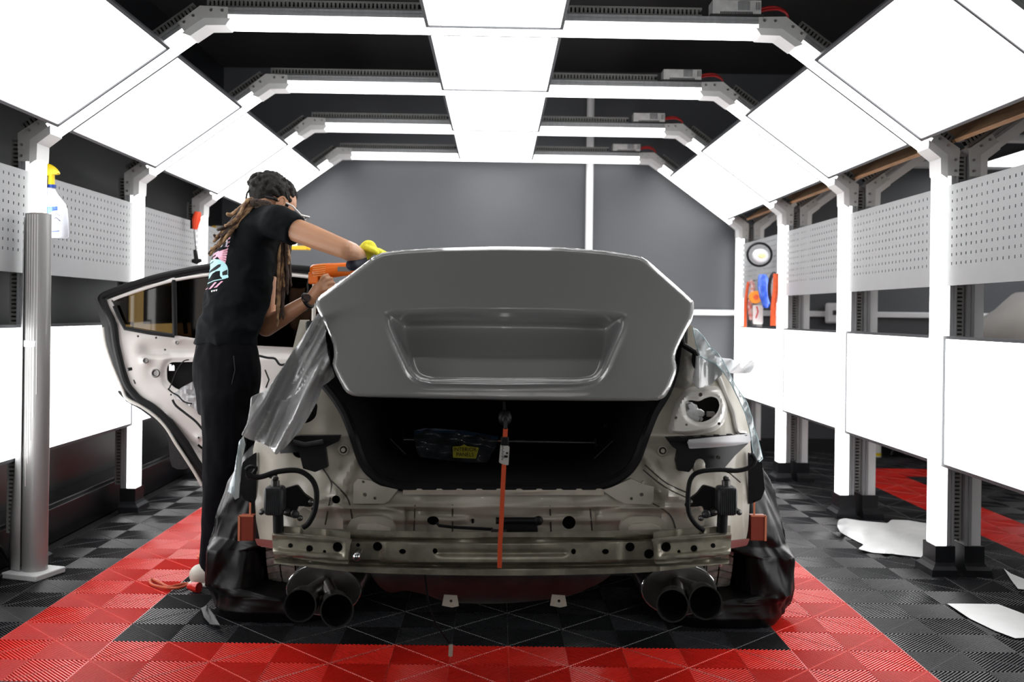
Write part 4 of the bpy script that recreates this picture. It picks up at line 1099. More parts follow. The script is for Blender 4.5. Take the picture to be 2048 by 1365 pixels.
sheet('door_glass', [(350,556),(450,549),(560,549),(642,556),(642,698),(516,692),(400,680),(350,672)], M_DARKG, lambda x,y: dd(x,y)+.014, door, thick=.005, step=0)
for bx,by,br in ((291,722,4.5),(311,747,7),(354,686,3)):
    p = U(bx,by,dd(bx,by)-.02); g = G(); r_ = br*5.2/F
    g.tube([(p.x+r_*math.cos(2*math.pi*i/20),p.y,p.z+r_*math.sin(2*math.pi*i/20)) for i in range(20)], r_*.3, 8, closed=True); g.cyl((p.x,p.y+.004,p.z),(p.x,p.y+.01,p.z), r_*.8, 16); g.obj('grommet', M_STEEL, door)
def pld(x,y): return dd(x,y)-.012-.012*abs(noise.noise(Vector((x/9,y/12,0))))
sheet('plastic_sheet', [(345,790),(362,776),(385,764),(400,770),(420,790),(430,835),(405,830),(378,812),(356,800)], mat('clear_sheet',(.5,.5,.52),.15,coat=1,alpha=.45), pld, door, thick=.002, step=4, ang=10)
g = G(); g.tube([U(x,y,5.13) for x,y in sp2([(378,720),(366,724),(352,745),(343,768),(338,778)],4,False)], .003, 6); g.obj('wire', M_RUB, door)
g = G(); g.tube([U(x,y,5.13) for x,y in sp2([(336,778),(345,786),(356,792),(368,804),(384,808)],4,False)], .004, 6); g.obj('wire', M_RUB, door)
g = G(); g.tube([U(x,y,5.13) for x,y in sp2([(345,800),(352,812),(372,828),(392,844),(410,866)],4,False)], .006, 6); g.obj('cable', M_RUB, door)
g = G(); g.tube([U(x,y,5.16) for x,y in sp2([(518,712),(535,716),(550,718),(560,730),(575,728),(590,726)],4,False)], .006, 6); g.tube([U(x,y,5.16) for x,y in ((530,740),(538,760),(532,776))], .004, 6); g.obj('butyl_trace', M_RUB, door)
g = G(); g.tube([U(629,560,5.0),U(627,645,5.0),U(628,700,5.0)], .010, 8); g.obj('door_pillar_trim', M_WHITEP, car)
def icon():
    o = sheet('white_sticker', [(338,729),(343,729),(343,733),(347,730),(349,733),(349,742),(338,742)], M_WFILM, 5.19, door, thick=.001, step=0)
icon()
g = G(); g.tube([U(x,y,5.5) for x,y in ((362,560),(364,600),(372,668))], .012, 8); g.tube([U(x,y,5.5) for x,y in ((375,560),(384,620),(390,676))], .016, 8); o = g.obj('belt_set', mat('belt_grey',(.25,.24,.22),.6), car); o['kind'] = 'stuff'

# ================================================================ covered wheels
M_BAG = mat('black_nylon', (.003,.003,.0035), .38, nz=.3, ns=12, spec=.3)
for s, nm in ((-1,'left'),(1,'right')):
    g = G(); rings = []; n = 180
    prof = [(0,1.10,3.84,4.62,.62),(.04,1.13,3.82,4.66,.62),(.09,1.15,3.825,4.67,.66),(.125,1.155,3.83,4.68,.905),(.26,1.15,3.85,4.68,.905),(.30,1.14,3.86,4.68,.70),(.38,1.125,3.87,4.66,.66),(.50,1.09,3.90,4.62,.64),(.60,1.04,3.94,4.58,.66),(.68,.97,4.0,4.52,.70),(.72,.88,4.1,4.4,.74)]
    fine = []
    for a, b in zip(prof, prof[1:]):
        for q in range(11): fine.append(tuple(a[k]+(b[k]-a[k])*q/11 for k in range(5)))
    fine.append(prof[-1])
    for (z, xo, ya, yb, xi) in fine:
        cx_, cy_ = (xo+xi)/2, (ya+yb)/2; rx, ry = (xo-xi)/2, (yb-ya)/2
        for j in range(n):
            t = 2*math.pi*j/n; c, s2 = math.cos(t), math.sin(t); e = .55
            x = cx_+rx*math.copysign(abs(c)**e, c); y = cy_+ry*math.copysign(abs(s2)**e, s2)
            x -= .13*sst(4.0,4.35,y)*sst(.6,.95,x)
            p = Vector((.02+s*x, y, z))
            # gathers running down the cloth
            q = Vector((x*5+s*3+z*1.5, y*5, z*1.9)); nv = 1-2*abs(noise.noise(q)); nv += .5*(1-3*abs(noise.noise(q*2.1))) + .14*(1-3*abs(noise.noise(q*4.9)))
            dx, dy = x-cx_, y-cy_; l = math.hypot(dx,dy) or 1
            am = .026*min(1, z/.06)
            p.x += s*dx/l*am*(nv-.9); p.y += dy/l*am*(nv-.9)
            rings.append(p)
    m_ = len(fine); g.v = rings
    for i in range(m_-1):
        for j in range(n): g.f.append((i*n+j,i*n+(j+1)%n,(i+1)*n+(j+1)%n,(i+1)*n+j)); g.mi.append(0)
    g.f.append(tuple((m_-1)*n+j for j in range(n))); g.mi.append(0)
    o = g.obj('wheel_cover', M_BAG, None, ang=50, top=True)
    tag(o, 'black nylon cover draped over the %s rear wheel down to the floor' % nm, 'wheel cover')
def FL_(px, py, z=.003):
    """pixel -> point on the floor"""
    v = U(px, py, 1.0); k = (H - z)/(H - v.z); return Vector((v.x*k, k, z))
g = G(); pts = [(402,1218),(414,1212),(430,1232),(442,1254),(420,1250),(408,1236)]
P_ = [FL_(x,y,.012+.015*(i%2)) for i,(x,y) in enumerate(pts)]; g.add(P_, [tuple(range(6))]); o = g.obj('film_scrap', mat('grey_scrap',(.03,.03,.032),.6), None, top=True)
s_ = o.modifiers.new('solid','SOLIDIFY'); s_.thickness = .002
tag(o, 'dark grey crumpled film scrap at the foot of the left wheel cover', 'film')

# ================================================================ paper and film offcuts on the floor
M_PAPER = mat('backing_paper', (.72,.73,.73), .45, nz=.05, ns=12)
def floorsheet(name, pts, label, zf, m=M_PAPER):
    o = sheet(name, pts, m, lambda x,y: zf(x,y), None, thick=.0015, step=10, ang=60, mapf=lambda x,y,z: FL_(x,y,z), top=True, tdir=(0,0,-1))
    tag(o, label, 'paper'); return o
floorsheet('paper_offcut', rnd([(1677,1040),(1690,1037),(1720,1042),(1776,1047),(1782,1040),(1815,1041),(1868,1050),(1872,1110),(1852,1116),(1815,1112),(1780,1108),(1745,1106),(1716,1098),(1728,1090),(1700,1076),(1680,1064),(1674,1052)],4,3), 'large white backing paper crumpled on the floor beside the first right post', lambda x,y: .006+.03*max(0,noise.noise(Vector((x/22,y/14,0))))+.04*sst(1692,1676,x))
floorsheet('paper_offcut', [(1895,1208),(1930,1208),(1996,1209),(2020,1218),(2052,1230),(2052,1276),(2030,1277),(1990,1262),(1940,1238)], 'long white pointed paper offcut on the floor at the bottom right', lambda x,y: .006+.008*max(0,noise.noise(Vector((x/40,y/20,4)))))
floorsheet('paper_offcut', [(2008,1138),(2022,1148),(2052,1160),(2052,1180),(2036,1178),(2022,1160)], 'small white paper tip on the floor above the pointed offcut', lambda x,y: .006)

# ================================================================ film roll on its stand
rl = empty('film_roll', 'tall upright roll of shiny grey film standing on a white square plate', 'film roll', FL_(76,1143,0))
c = FL_(76,1143,0); c.y = 4.47; c.x = U(72,800,4.47).x
sh = .07
g = G(); a_ = math.radians(28)
for_ = []
q = [Vector((c.x+r_*math.cos(a_+k*math.pi/2), c.y+r_*math.sin(a_+k*math.pi/2), 0)) for k in range(4) for r_ in (.13,)]
g.hexa(q + [v+Vector((0,0,.028)) for v in q]); g.obj('base_plate', mat('white_foam_plate',(.62,.63,.63),.5,nz=.05,ns=20), rl, bevel=.006)
M_ROLL = mat('roll_silver_film', (.36,.36,.355), .42, .35, coat=.35, nz=.10, ns=6, stretch=(1,1,.05))
g = G(); n = 48; R_r = .0535
g.tube([(c.x+.004,c.y,.028),(c.x+.004,c.y,.8),(c.x,c.y,1.586)], R_r, 48); g.obj('rolled_film', M_ROLL, rl, ang=50)
g = G(); g.tube([(c.x,c.y,1.55),(c.x,c.y,1.590)], .038, 24); g.obj('core', mat('core_tube',(.30,.12,.08),.7), rl)
for k in range(5):
    g = G(); x = c.x-.024+k*.011; yy = c.y-math.sqrt(max(0,R_r**2-(x-c.x)**2))-.0008; g.tube([(x+.004,yy,.4+.1*k),(x,yy,1.58)], .0012, 5); o = g.obj('wrap_edge', mat('wrap_edge_light',(.75,.75,.74),.2,coat=1), rl)
# loose outer layer flaring to the left
g = G(); L0 = []
for z, off in ((.03,.075),(.25,.066),(.5,.05),(.8,.030),(1.1,.014),(1.4,.006),(1.57,.002)):
    L0.append([Vector((c.x-R_r+.012,c.y-.045,z)), Vector((c.x-R_r-off*.5,c.y-.02,z)), Vector((c.x-R_r-off,c.y+.03,z)), Vector((c.x-.01,c.y+R_r+.002,z))])
for a, b in zip(L0, L0[1:]): g.add(a+b, [(k,k+1,5+k,4+k) for k in range(3)])
o = g.obj('loose_layer', mat('loose_grey_film',(.45,.46,.46),.35,coat=.5), rl, ang=80); s_ = o.modifiers.new('solid','SOLIDIFY'); s_.thickness = .0015
a = U(62,688,c.y-R_r-.004); g = G()
pts = [(c.x+R_r*1.03*math.sin(t), c.y-R_r*1.03*math.cos(t)) for t in [-.95+.12*i for i in range(12)]]
vs = []
for x, y in pts: vs += [(x,y,a.z-.014),(x,y,a.z+.014)]
g.add(vs, [(2*i,2*i+2,2*i+3,2*i+1) for i in range(11)]); o = g.obj('tape_band', M_WFILM, rl); s_ = o.modifiers.new('solid','SOLIDIFY'); s_.thickness = .0015
# bent black tube foot at the left edge
g = G(); g.tube(spline([FL_(-14,1085,.16),FL_(4,1100,.10),FL_(26,1132,.02),FL_(32,1141,.014),FL_(24,1148,.014),FL_(-20,1156,.014)],5,False), .009, 10); o = g.obj('bent_tube_stand', M_FOOT, None, top=True)
tag(o, 'bent black tube leg on the floor left of the film roll', 'stand')

# ================================================================ spray bottle on the left board
bd = 4.79; bc = U(111,430,bd)
sb = empty('spray_bottle', 'white spray bottle with yellow trigger head hung on the left perforated board', 'bottle', (bc.x,bd,bc.z))
def zz(y): return U(111,y,bd).z
def hw(w): return w*bd/F/2
M_BOT = mat('bottle_translucent_white', (.72,.75,.82), .35, coat=.4, nz=.05, ns=9)
g = G(); rings = []
for y, w_, ox in ((477,40,7),(474,47,7),(440,47,6),(418,45,5),(408,42,3),(398,32,0),(388,22,-3),(376,15,-6)):
    cx_ = U(107+ox,y,bd).x; rings.append(((cx_,bd,zz(y)),(hw(w_),0,0),(0,hw(w_)*.62,0)))
g.loft(rings, 28); bt = g.obj('bottle_body', M_BOT, sb, ang=50)
g = G(); cx_ = U(104,374,bd).x; g.tube([(cx_,bd,zz(376)),(cx_,bd,zz(370))], hw(16), 20); g.obj('collar', mat('bottle_blue',(.01,.05,.30),.35), sb)
M_YEL = mat('trigger_yellow', (.85,.62,.01), .35)
g = G(); cx_ = U(103,360,bd).x; g.tube([(cx_,bd,zz(370)),(cx_,bd,zz(344))], [hw(13),hw(12)], 14)
HP = sp2([(90,327),(98,328),(108,335),(115,344),(114,348),(106,349),(96,351),(84,350),(78,346),(80,330)],3)
g.obj('trigger_neck', M_YEL, sb)
sheet('spray_head', HP, M_YEL, bd-.014, sb, thick=.028, step=0).modifiers.new('bevel','BEVEL').width = .004
LB_ = [([(90,414),(115,413),(115,420),(106,422),(98,427),(90,431)],0),([(104,413.5),(115,413.3),(115,421),(104,422)],1),([(95,463.6),(118.5,461.5),(118.5,463),(95,465)],1),([(106,447),(116,446.5),(117,457),(107,458)],2)]
import itertools
g_ring = []
def ringpoly(cx_,cy_,r0,r1,a0,a1,n=12):
    return [(cx_+r1*math.cos(a0+(a1-a0)*i/n), cy_+r1*math.sin(a0+(a1-a0)*i/n)) for i in range(n+1)] + [(cx_+r0*math.cos(a1-(a1-a0)*i/n), cy_+r0*math.sin(a1-(a1-a0)*i/n)) for i in range(n+1)]
LB_ += [(ringpoly(94.5,421,4.6,5.6,-1.5,4.2),3),(ringpoly(94,421.5,2.2,3.2,-2.5,2.8),3)]
for k, (x, y) in enumerate(((109,429),(112,428),(115,429),(118,431))): LB_.append((ringpoly(x,y,.8,1.4,-2,2.5,6),4))
LB_.append(([(93,432.6),(106,431.6),(106,432.3),(93,433.4)],1)); LB_.append(([(108,437),(112,434.6),(116,437.5),(121,442),(120,443),(115.5,438.8),(112,436),(108.4,438)],4))
decal('bottle_label', [bt], LB_, sb, [mat('label_blue_pale',(.25,.42,.75),.4), mat('label_blue',(.01,.10,.55),.4), mat('label_blue_faint',(.5,.6,.85),.4), mat('label_white',(.75,.78,.85),.4), mat('label_ink',(.08,.1,.2),.5)], cell=.45, lift=.0012)
g = G(); g.tube([(bc.x-.02,bd+.02,zz(340)),(bc.x-.02,bd+.03,zz(352))], .003, 6)

# ================================================================ tools hung at the left far bay
c = U(392,470,6.85)
sg = empty('hanging_tool', 'red and black long tool hanging beside the third left post', 'tool', (c.x,6.85,c.z))
g = G(); g.tube([U(396,424,6.85),U(393,440,6.85),U(390,459,6.85)], [.022,.03,.016], 10); g.obj('grip', mat('tool_red',(.8,.07,.02),.4), sg)
g = G(); g.tube([U(386,428,6.88),U(384,440,6.88),U(384,458,6.88)], .012, 8); g.obj('black_grip', M_BPLA, sg)
g = G(); g.tube([U(388,458,6.85),U(391,490,6.85),U(392,506,6.85)], .006, 8); g.obj('shaft', M_CHR, sg)
g = G(); g.tube([U(390,500,6.83),U(391,508,6.83),U(393,518,6.83),U(393,524,6.83)], [.012,.014,.016,.02], 10); g.tube([U(384,522,6.83),U(393,523,6.83),U(403,521,6.83)], [.012,.02,.012], 10); g.obj('suction_foot', M_BPLA, sg)
c = U(605,495,8.4)
yb = empty('yellow_rack_bar', 'yellow bar seen under the raised arm before the back wall', 'bar', (c.x,8.4,c.z))
g = G(); p = U(560,493,8.4); q = U(622,500,8.4); g.box((p.x,8.36,q.z-.003),(q.x-.03,8.40,p.z+.004)); g.tube([(q.x-.03,8.38,(p.z+q.z)/2),(q.x,8.38,q.z)],[.016,.008],8); g.obj('bar_body', mat('rack_yellow',(.75,.42,.01),.4), yb, bevel=.003)
g = G(); g.box((p.x,8.37,p.z+.004),(q.x-.11,8.39,p.z+.035)); g.obj('bar_top', M_WFILM, yb)
g = G(); g.cyl((p.x+.02,8.38,0),(p.x+.02,8.38,p.z),.012,8); g.obj('bar_stand', M_FOOT, yb)
yc = empty('yellow_carton', 'yellow and white carton behind the hanging hair, left of the man', 'box', U(432,465,8.2))
g = G(); p = U(424,486,8.2); q = U(452,452,8.2); g.box((p.x,8.2,p.z),(q.x,8.3,q.z)); g.obj('carton', mat('carton_white',(.7,.7,.66),.5), yc)
g = G(); g.box((p.x-.002,8.195,p.z),(p.x+.03,8.302,q.z)); g.obj('carton_side', mat('carton_yellow',(.85,.50,.05),.5), yc)
g = G(); g.box((p.x-.02,8.18,p.z-.02),(q.x+.1,8.42,p.z)); g.box((p.x,8.38,0),(p.x+.03,8.41,p.z-.02)); g.box((q.x+.05,8.38,0),(q.x+.08,8.41,p.z-.02)); o = g.obj('wall_shelf', M_FOOT, None, top=True, smooth=False); tag(o, 'dark narrow shelf stand under the yellow and white carton', 'shelf')

# ================================================================ things hung on the right far board
HD = lambda pxr: 4160/(pxr-995)
def hang(name, label, cat, loc): return empty(name, label, cat, loc)
hd = HD(1541); c = U(1517,510,hd); rg_ = hang('tape_reel', 'black wire ring holding white film rolls on the far right board', 'reel', (c.x,hd,c.z))
g = G(); g.tube([(c.x+.09*math.cos(t),hd-.03,c.z+.085*math.sin(t)) for t in [2*math.pi*i/32 for i in range(32)]], .009, 8, closed=True); g.obj('ring', M_RUB, rg_)
g = G(); g.ball((c.x+.01,hd-.02,c.z-.01),(.066,.04,.055),18); blobm = g.obj('film_bundle', M_WFILM, rg_)
g = G(); g.ball((c.x+.01,hd-.06,c.z-.01),(.03,.01,.02),10); g.obj('film_centre', mat('bundle_yellow',(.75,.7,.35),.5), rg_)
hd = HD(1547); c = U(1530,583,hd); o = hang('blue_bag', 'shiny blue bag hanging on the far right board', 'bag', (c.x,hd,c.z))
g = G()
for i, (y, x0, x1) in enumerate(((549,1518,1532),(556,1516,1536),(575,1515,1541),(595,1519,1543),(606,1523,1541),(616,1526,1536))):
    a = U(x0,y,hd-.06); b = U(x1,y,hd-.06); g_ring.append((((a.x+b.x)/2,hd-.06,a.z),((b.x-a.x)/2,0,0),(0,.035,0)))
g.loft(g_ring, 16); g.obj('bag_body', mat('bag_blue',(.02,.09,.62),.25,coat=.6,nz=.3,ns=20,col2=(.10,.22,.8)), o, ang=80)
def strap(name, label, cat, segs, m, r):
    hd = HD(max(q[0] for q in segs)+4+r*300); p = segs[len(segs)//2]; c = U(p[0],p[1],hd); o = hang(name, label, cat, (c.x,hd,c.z))
    g = G(); g.tube(spline([U(x,y,hd-.05) for x,y in segs],4,False), r, 8); g.obj('strap', m, o)
    t_ = U(*segs[0],hd-.05); g = G(); g.tube([t_, (2.055+.0,hd-.05,t_.z+.01)], .004, 6); g.obj('hook', M_CHR, o)
    return o
M_ORT = mat('tool_orange',(.85,.12,.03),.45,nz=.2,ns=30)
st1 = strap('orange_strap', 'long orange strap hanging left of the blue bag', 'strap', [(1497,564),(1493,590),(1491,620),(1490,655)], M_ORT, .012)
st2 = strap('orange_strap', 'long orange strap hanging right of the blue bag', 'strap', [(1552,548),(1551,580),(1547,615),(1546,652)], M_ORT, .02)
st3 = strap('red_strap', 'red and white strap looped between the orange strap and the orange disc', 'strap', [(1500,562),(1506,575),(1500,610),(1503,640)], mat('strap_red',(.55,.10,.07),.5,nz=.5,ns=30,col2=(.7,.6,.6)), .018)
hd = HD(1522)-.12; c = U(1509,595,hd); o = hang('orange_disc', 'orange round disc tool left of the blue bag', 'tool', (c.x,hd,c.z)); g = G(); g.cyl((c.x,hd-.045,c.z),(c.x,hd-.005,c.z),.048,24); g.obj('disc', mat('disc_orange',(.9,.3,.02),.4), o, bevel=.004)
g = G(); g.cyl((c.x,hd-.05,c.z),(c.x,hd-.045,c.z),.02,16); g.obj('disc_hub', M_ORT, o)
hd = HD(1526); c = U(1513,629,hd); o = hang('white_pouch', 'white pouch with red marks hanging below the orange disc', 'pouch', (c.x,hd,c.z)); g = G(); g.box((c.x-.04,hd-.06,c.z-.075),(c.x+.038,hd-.03,c.z+.07)); g.obj('pouch_body', mat('pouch_white',(.75,.70,.69),.5,nz=.1,ns=10), o, bevel=.01)
g = G(); g.tube([(c.x-.015,hd-.063,c.z+.06),(c.x-.005,hd-.063,c.z+.02),(c.x-.02,hd-.063,c.z-.03)], .005, 6); g.obj('pouch_cord', M_REDC, o)
hd = HD(1560)+.06; c = U(1546,578,hd); o = hang('dark_cable_coil', 'dark grey coiled cable hanging beside the blue bag', 'cable', (c.x,hd,c.z)); g = G()
for e in range(3): g.tube([(c.x+(.03+.006*e)*math.cos(t),hd-.04+.008*e,c.z+(.10+.01*e)*math.sin(t)) for t in [2*math.pi*i/24 for i in range(24)]], .004, 6, closed=True)
g.obj('coil', M_RUB, o)

# ================================================================ next booth: car, seat, bottle
nc = empty('parked_car', 'white car in the next booth, seen through the gap at the right edge', 'car', (4.72,8.0,0))
nx = 4.72
def nprof(z, s=1.0): return (.93 if z < .95 else .93-.36*((z-.95)/.45)**1.5)*s
zs = [.28,.45,.65,.85,.95,1.02,1.10,1.18,1.26,1.33,1.38,1.41]
g = G(); base = []
for yy, sc, zmax in ((7.1,.92,.98),(7.2,1.0,1.02),(7.36,1.0,1.28),(7.5,1.0,1.39),(7.8,1.0,1.41),(8.2,1.0,1.40),(8.5,1.0,1.12),(8.7,.96,.95),(8.78,.88,.9)):
    ring = []
    for sg in (1,-1):
        for z in (zs if sg > 0 else zs[::-1]):
            ring.append(Vector((nx+sg*nprof(z,sc), yy, min(z, zmax))))
    base.append(ring)
n = len(base[0])
for a, b in zip(base, base[1:]): g.add(a+b, [(k,(k+1)%n,n+(k+1)%n,n+k) for k in range(n)])
g.add(base[0], [tuple(range(n))]); g.add(base[-1], [tuple(range(n))])
g.obj('car_body', M_WHITEP, nc, ang=50)
g = G(); q = [(-.885,1.01),(-.79,1.19),(-.64,1.335),(0,1.365),(.60,1.33),(.74,1.20),(.84,1.03),(0,1.0)]
g.add([(nx+x,7.19+ (z-1.0)*.66-.03,z) for x,z in q]+[(nx+x,7.19+(z-1.0)*.66-.01,z+.004) for x,z in q], [tuple(range(8)),tuple(range(15,7,-1))]+[(k,(k+1)%8,8+(k+1)%8,8+k) for k in range(8)]); g.obj('rear_window', mat('car_glass',(.01,.014,.014),.05,coat=1), nc, smooth=False)
g = G(); 
for sg in (1,-1):
    for yy in (7.45,8.4): g.cyl((nx+sg*.72,yy,.32),(nx+sg*.93,yy,.32),.32,28)
o = g.obj('wheel_set', M_BPLA, nc); o['kind'] = 'stuff'
c = FL_(1805,914,0); sc_ = empty('creeper_stool', 'low pink seat on dark wheels in the next booth', 'stool', c)
g = G(); g.box((c.x-.10,c.y-.05,.07),(c.x+.17,c.y+.15,.12)); g.obj('seat', mat('pink_vinyl',(.75,.32,.5),.5), sc_, bevel=.01)
g = G(); g.tube([(c.x-.12,c.y-.05,.0+.02),(c.x-.07,c.y-.05,.12),(c.x-.1,c.y-.05,.2)], .008, 8); g.tube([(c.x-.02,c.y-.05,.06),(c.x,c.y-.05,.02),(c.x+.12,c.y-.05,.02),(c.x+.15,c.y-.05,.06)], .008, 8); g.obj('stool_frame', M_CAN, sc_)
c = FL_(1752,914,0); o = empty('white_can', 'white can with yellow base on the floor of the next booth', 'can', c)
g = G(); g.tube([(c.x,c.y,0),(c.x,c.y,.10),(c.x,c.y,.12),(c.x,c.y,.17)], [.04,.04,.03,.03], 16); g.obj('can_body', mat('can_white',(.7,.7,.68),.4), o)
g = G(); g.tube([(c.x,c.y,.01),(c.x,c.y,.035)], .041, 16); g.obj('can_band', M_YEL, o)

# ================================================================ orange lanyards on the floor by the man's shoe
g = G(); lp = [(394,1177),(380,1170),(360,1176),(340,1177),(318,1174),(303,1169),(300,1162),(306,1160),(318,1165),(336,1174),(352,1172),(372,1168),(388,1172)]
g.tube([FL_(x,y,.012) for x,y in sp2(lp,4,False)], .006, 8); ly = g.obj('cord_loop', mat('orange_cord',(.55,.10,.04),.6,nz=.3,ns=100), None, top=True); tag(ly, 'orange cord loop lying on the red tiles by the shoe', 'cord')
g = G(); g.tube([FL_(376,1174,.02),FL_(386,1174,.022),FL_(398,1176,.022)], [.010,.020,.022], 10); g.obj('grip', mat('grip_red',(.5,.02,.015),.35), ly)
g = G(); g.tube([FL_(x,y,.01) for x,y in sp2([(412,1094),(404,1098),(400,1110),(396,1114),(404,1116),(412,1113)],4,False)], .006, 8); o = g.obj('cord_loop', mat('orange_cord2',(.7,.12,.04),.5), None, top=True); tag(o, 'small orange cord loop on the floor behind the trouser leg', 'cord')
# thin lead under the rear of the car with a pale plug
g = G(); g.tube([U(x,y,d_) for x,y,d_ in ((848,1130,3.30),(852,1170,3.30),(858,1215,3.30),(872,1250,3.32),(888,1272,3.34),(901,1290,3.36))], .003, 6); ld = g.obj('hanging_lead', M_RUB, car)
g = G(); g.tube([U(902,1290,3.35),U(901,1313,3.35)], .007, 8); g.obj('lead_plug', M_BEIGE, ld)

# ================================================================ the man
MD = 4.42
man = empty('person', 'man in black t-shirt and trousers leaning over the boot lid with a heat gun', 'person', FL_(440,1165,0))
SKIN = mat('skin', (.50,.26,.15), .45, nz=.12, ns=8); 
SKIN.node_tree.nodes['Principled BSDF'].inputs['Subsurface Weight'].default_value = .0
SHIRT = mat('black_cotton', (.0035,.005,.0065), .85, nz=.2, ns=60, spec=.15)
PANTS = mat('black_jersey', (.004,.004,.006), .9, nz=.3, ns=40, spec=.12)
Fv = Vector((.86,.50,0)); Lv = Vector((.50,-.86,0))       # facing, and his right
def body_ring(px, py, d, wl, wf, tilt=0):
    c = U(px, py, d); return (c, Lv*wl, (Fv*wf + Vector((0,0,tilt))))
# --- trousers
g = G()
g.loft([body_ring(452,672,MD,.150,.112,.0),body_ring(452,682,MD,.158,.118),body_ring(453,700,MD,.168,.130),body_ring(453,730,MD,.176,.142),body_ring(454,765,MD,.178,.140),body_ring(455,800,MD,.165,.125),body_ring(452,830,MD,.15,.11)], 32)
def cap(g, a, b, r0, r1, n=14):
    g.ball(a, r0, n); g.ball(b, r1, n); g.tube([a, b], [r0, r1], n)
def chain(g, pts, rs, n=14):
    for i in range(len(pts)-1): cap(g, pts[i], pts[i+1], rs[i], rs[i+1], n)
RL = [U(448,800,MD-.07),U(450,880,MD-.08),U(446,960,MD-.06),U(436,1040,MD-.05),U(430,1110,MD-.05),U(428,1138,MD-.05)]
LL = [U(468,800,MD+.07),U(472,880,MD+.09),U(462,960,MD+.10),U(452,1040,MD+.12),U(448,1090,MD+.14),U(448,1120,MD+.14)]
chain(g, RL, [.105,.092,.086,.072,.066,.064]); chain(g, LL, [.105,.092,.082,.070,.064,.062])
def pfold(v):
    return .007*noise.noise(Vector((v.x*14, v.y*14, v.z*5))) + .004*noise.noise(Vector((v.x*30,v.y*30,v.z*14)))
blob('trousers', g, PANTS, man, .010, 5, disp=pfold)
g = G(); g.tube([U(x,y,MD-.16) for x,y in ((467,712),(470,740),(462,775))], .0018, 6); o = g.obj('pocket_seam', mat('seam_dark',(.02,.02,.022),.6), man)
# --- body: hips, chest, neck, head, arms, ankles, one continuous surface
SH_R = U(556,446,4.24); EL_R = U(690,499,4.12); WR_R = U(724,514,4.36)
SH_L = U(535,470,4.56); EL_L = U(532,655,4.52); WR_L = U(622,598,4.44)
HC = U(549,404,4.46)
g = G()
g.loft([body_ring(453,700,MD,.13,.10),body_ring(466,640,MD,.125,.09),body_ring(480,580,MD,.14,.09),body_ring(492,520,MD,.155,.10),body_ring(506,470,MD,.165,.10),body_ring(520,436,MD,.14,.075),body_ring(528,418,MD,.07,.055)], 24)
chain(g, [U(522,432,MD),U(540,414,4.45)], [.06,.055])
# skull, jaw
ry = Matrix.Rotation(math.radians(28),3,'Y'); rz = Matrix.Rotation(math.radians(30),3,'Z')
g.ball(HC, (.098,.078,.098), 20, rot=rz@ry)
fd = (rz@ry) @ Vector((1,0,0)); dn = (rz@ry) @ Vector((0,0,-1)); rt = (rz@ry) @ Vector((0,-1,0))
g.ball(HC+fd*.035+dn*.055, (.062,.058,.062), 16, rot=rz@ry)
g.ball(HC+fd*.06+dn*.085, (.030,.036,.028), 12, rot=rz@ry)       # chin
g.ball(HC+fd*.098+dn*.030, (.020,.012,.016), 10, rot=rz@ry)      # nose tip
g.tube([HC+fd*.086+dn*-.005, HC+fd*.104+dn*.032], [.009,.012], 8)
for s in (-1,1): g.ball(HC+fd*.078+dn*.034+rt*s*.035, (.022,.020,.02), 10)   # cheeks
g.ball(HC+fd*.084+dn*.058, (.014,.024,.007), 10, rot=rz@ry); g.ball(HC+fd*.082+dn*.068, (.013,.021,.007), 10, rot=rz@ry)   # lips
chain(g, [SH_R, SH_R.lerp(EL_R,.5), EL_R, EL_R.lerp(WR_R,.35), WR_R], [.050,.048,.040,.041,.028])
chain(g, [SH_L, EL_L, EL_L.lerp(WR_L,.35), WR_L], [.055,.042,.040,.027])
# left hand round the heat gun grip
palm = U(641,574,4.43)
chain(g, [WR_L, palm], [.026,.030])
dirh = (palm-WR_L).normalized()
for i, (fx, fy, l1) in enumerate(((646,553,1),(653,559,1.1),(657,567,1.1),(657,576,.9))):
    k0 = palm + Vector((.004*i,-.012,.018-.011*i)); k1 = U(fx,fy,4.385+.004*i); k2 = U(fx+9*l1,fy-3+i,4.40); k3 = U(fx+11*l1,fy+1+i,4.425)
    chain(g, [k0,k1,k2,k3], [.0092,.0085,.0078,.007], 10)
chain(g, [palm+Vector((-.005,.01,.015)), U(640,556,4.45), U(650,549,4.455), U(658,549,4.45)], [.013,.011,.010,.009], 10)
chain(g, [U(458,705,MD-.02)]+RL, [.09,.075,.065,.058,.048,.042,.038]); chain(g, [U(458,705,MD+.02)]+LL, [.09,.075,.065,.058,.048,.042,.038])
# ankles
chain(g, [U(428,1120,MD-.05),U(428,1150,MD-.05)], [.040,.036]); chain(g, [U(448,1110,MD+.14),U(448,1135,MD+.14)], [.040,.036])
body = blob('body', g, SKIN, man, .0042, 3)
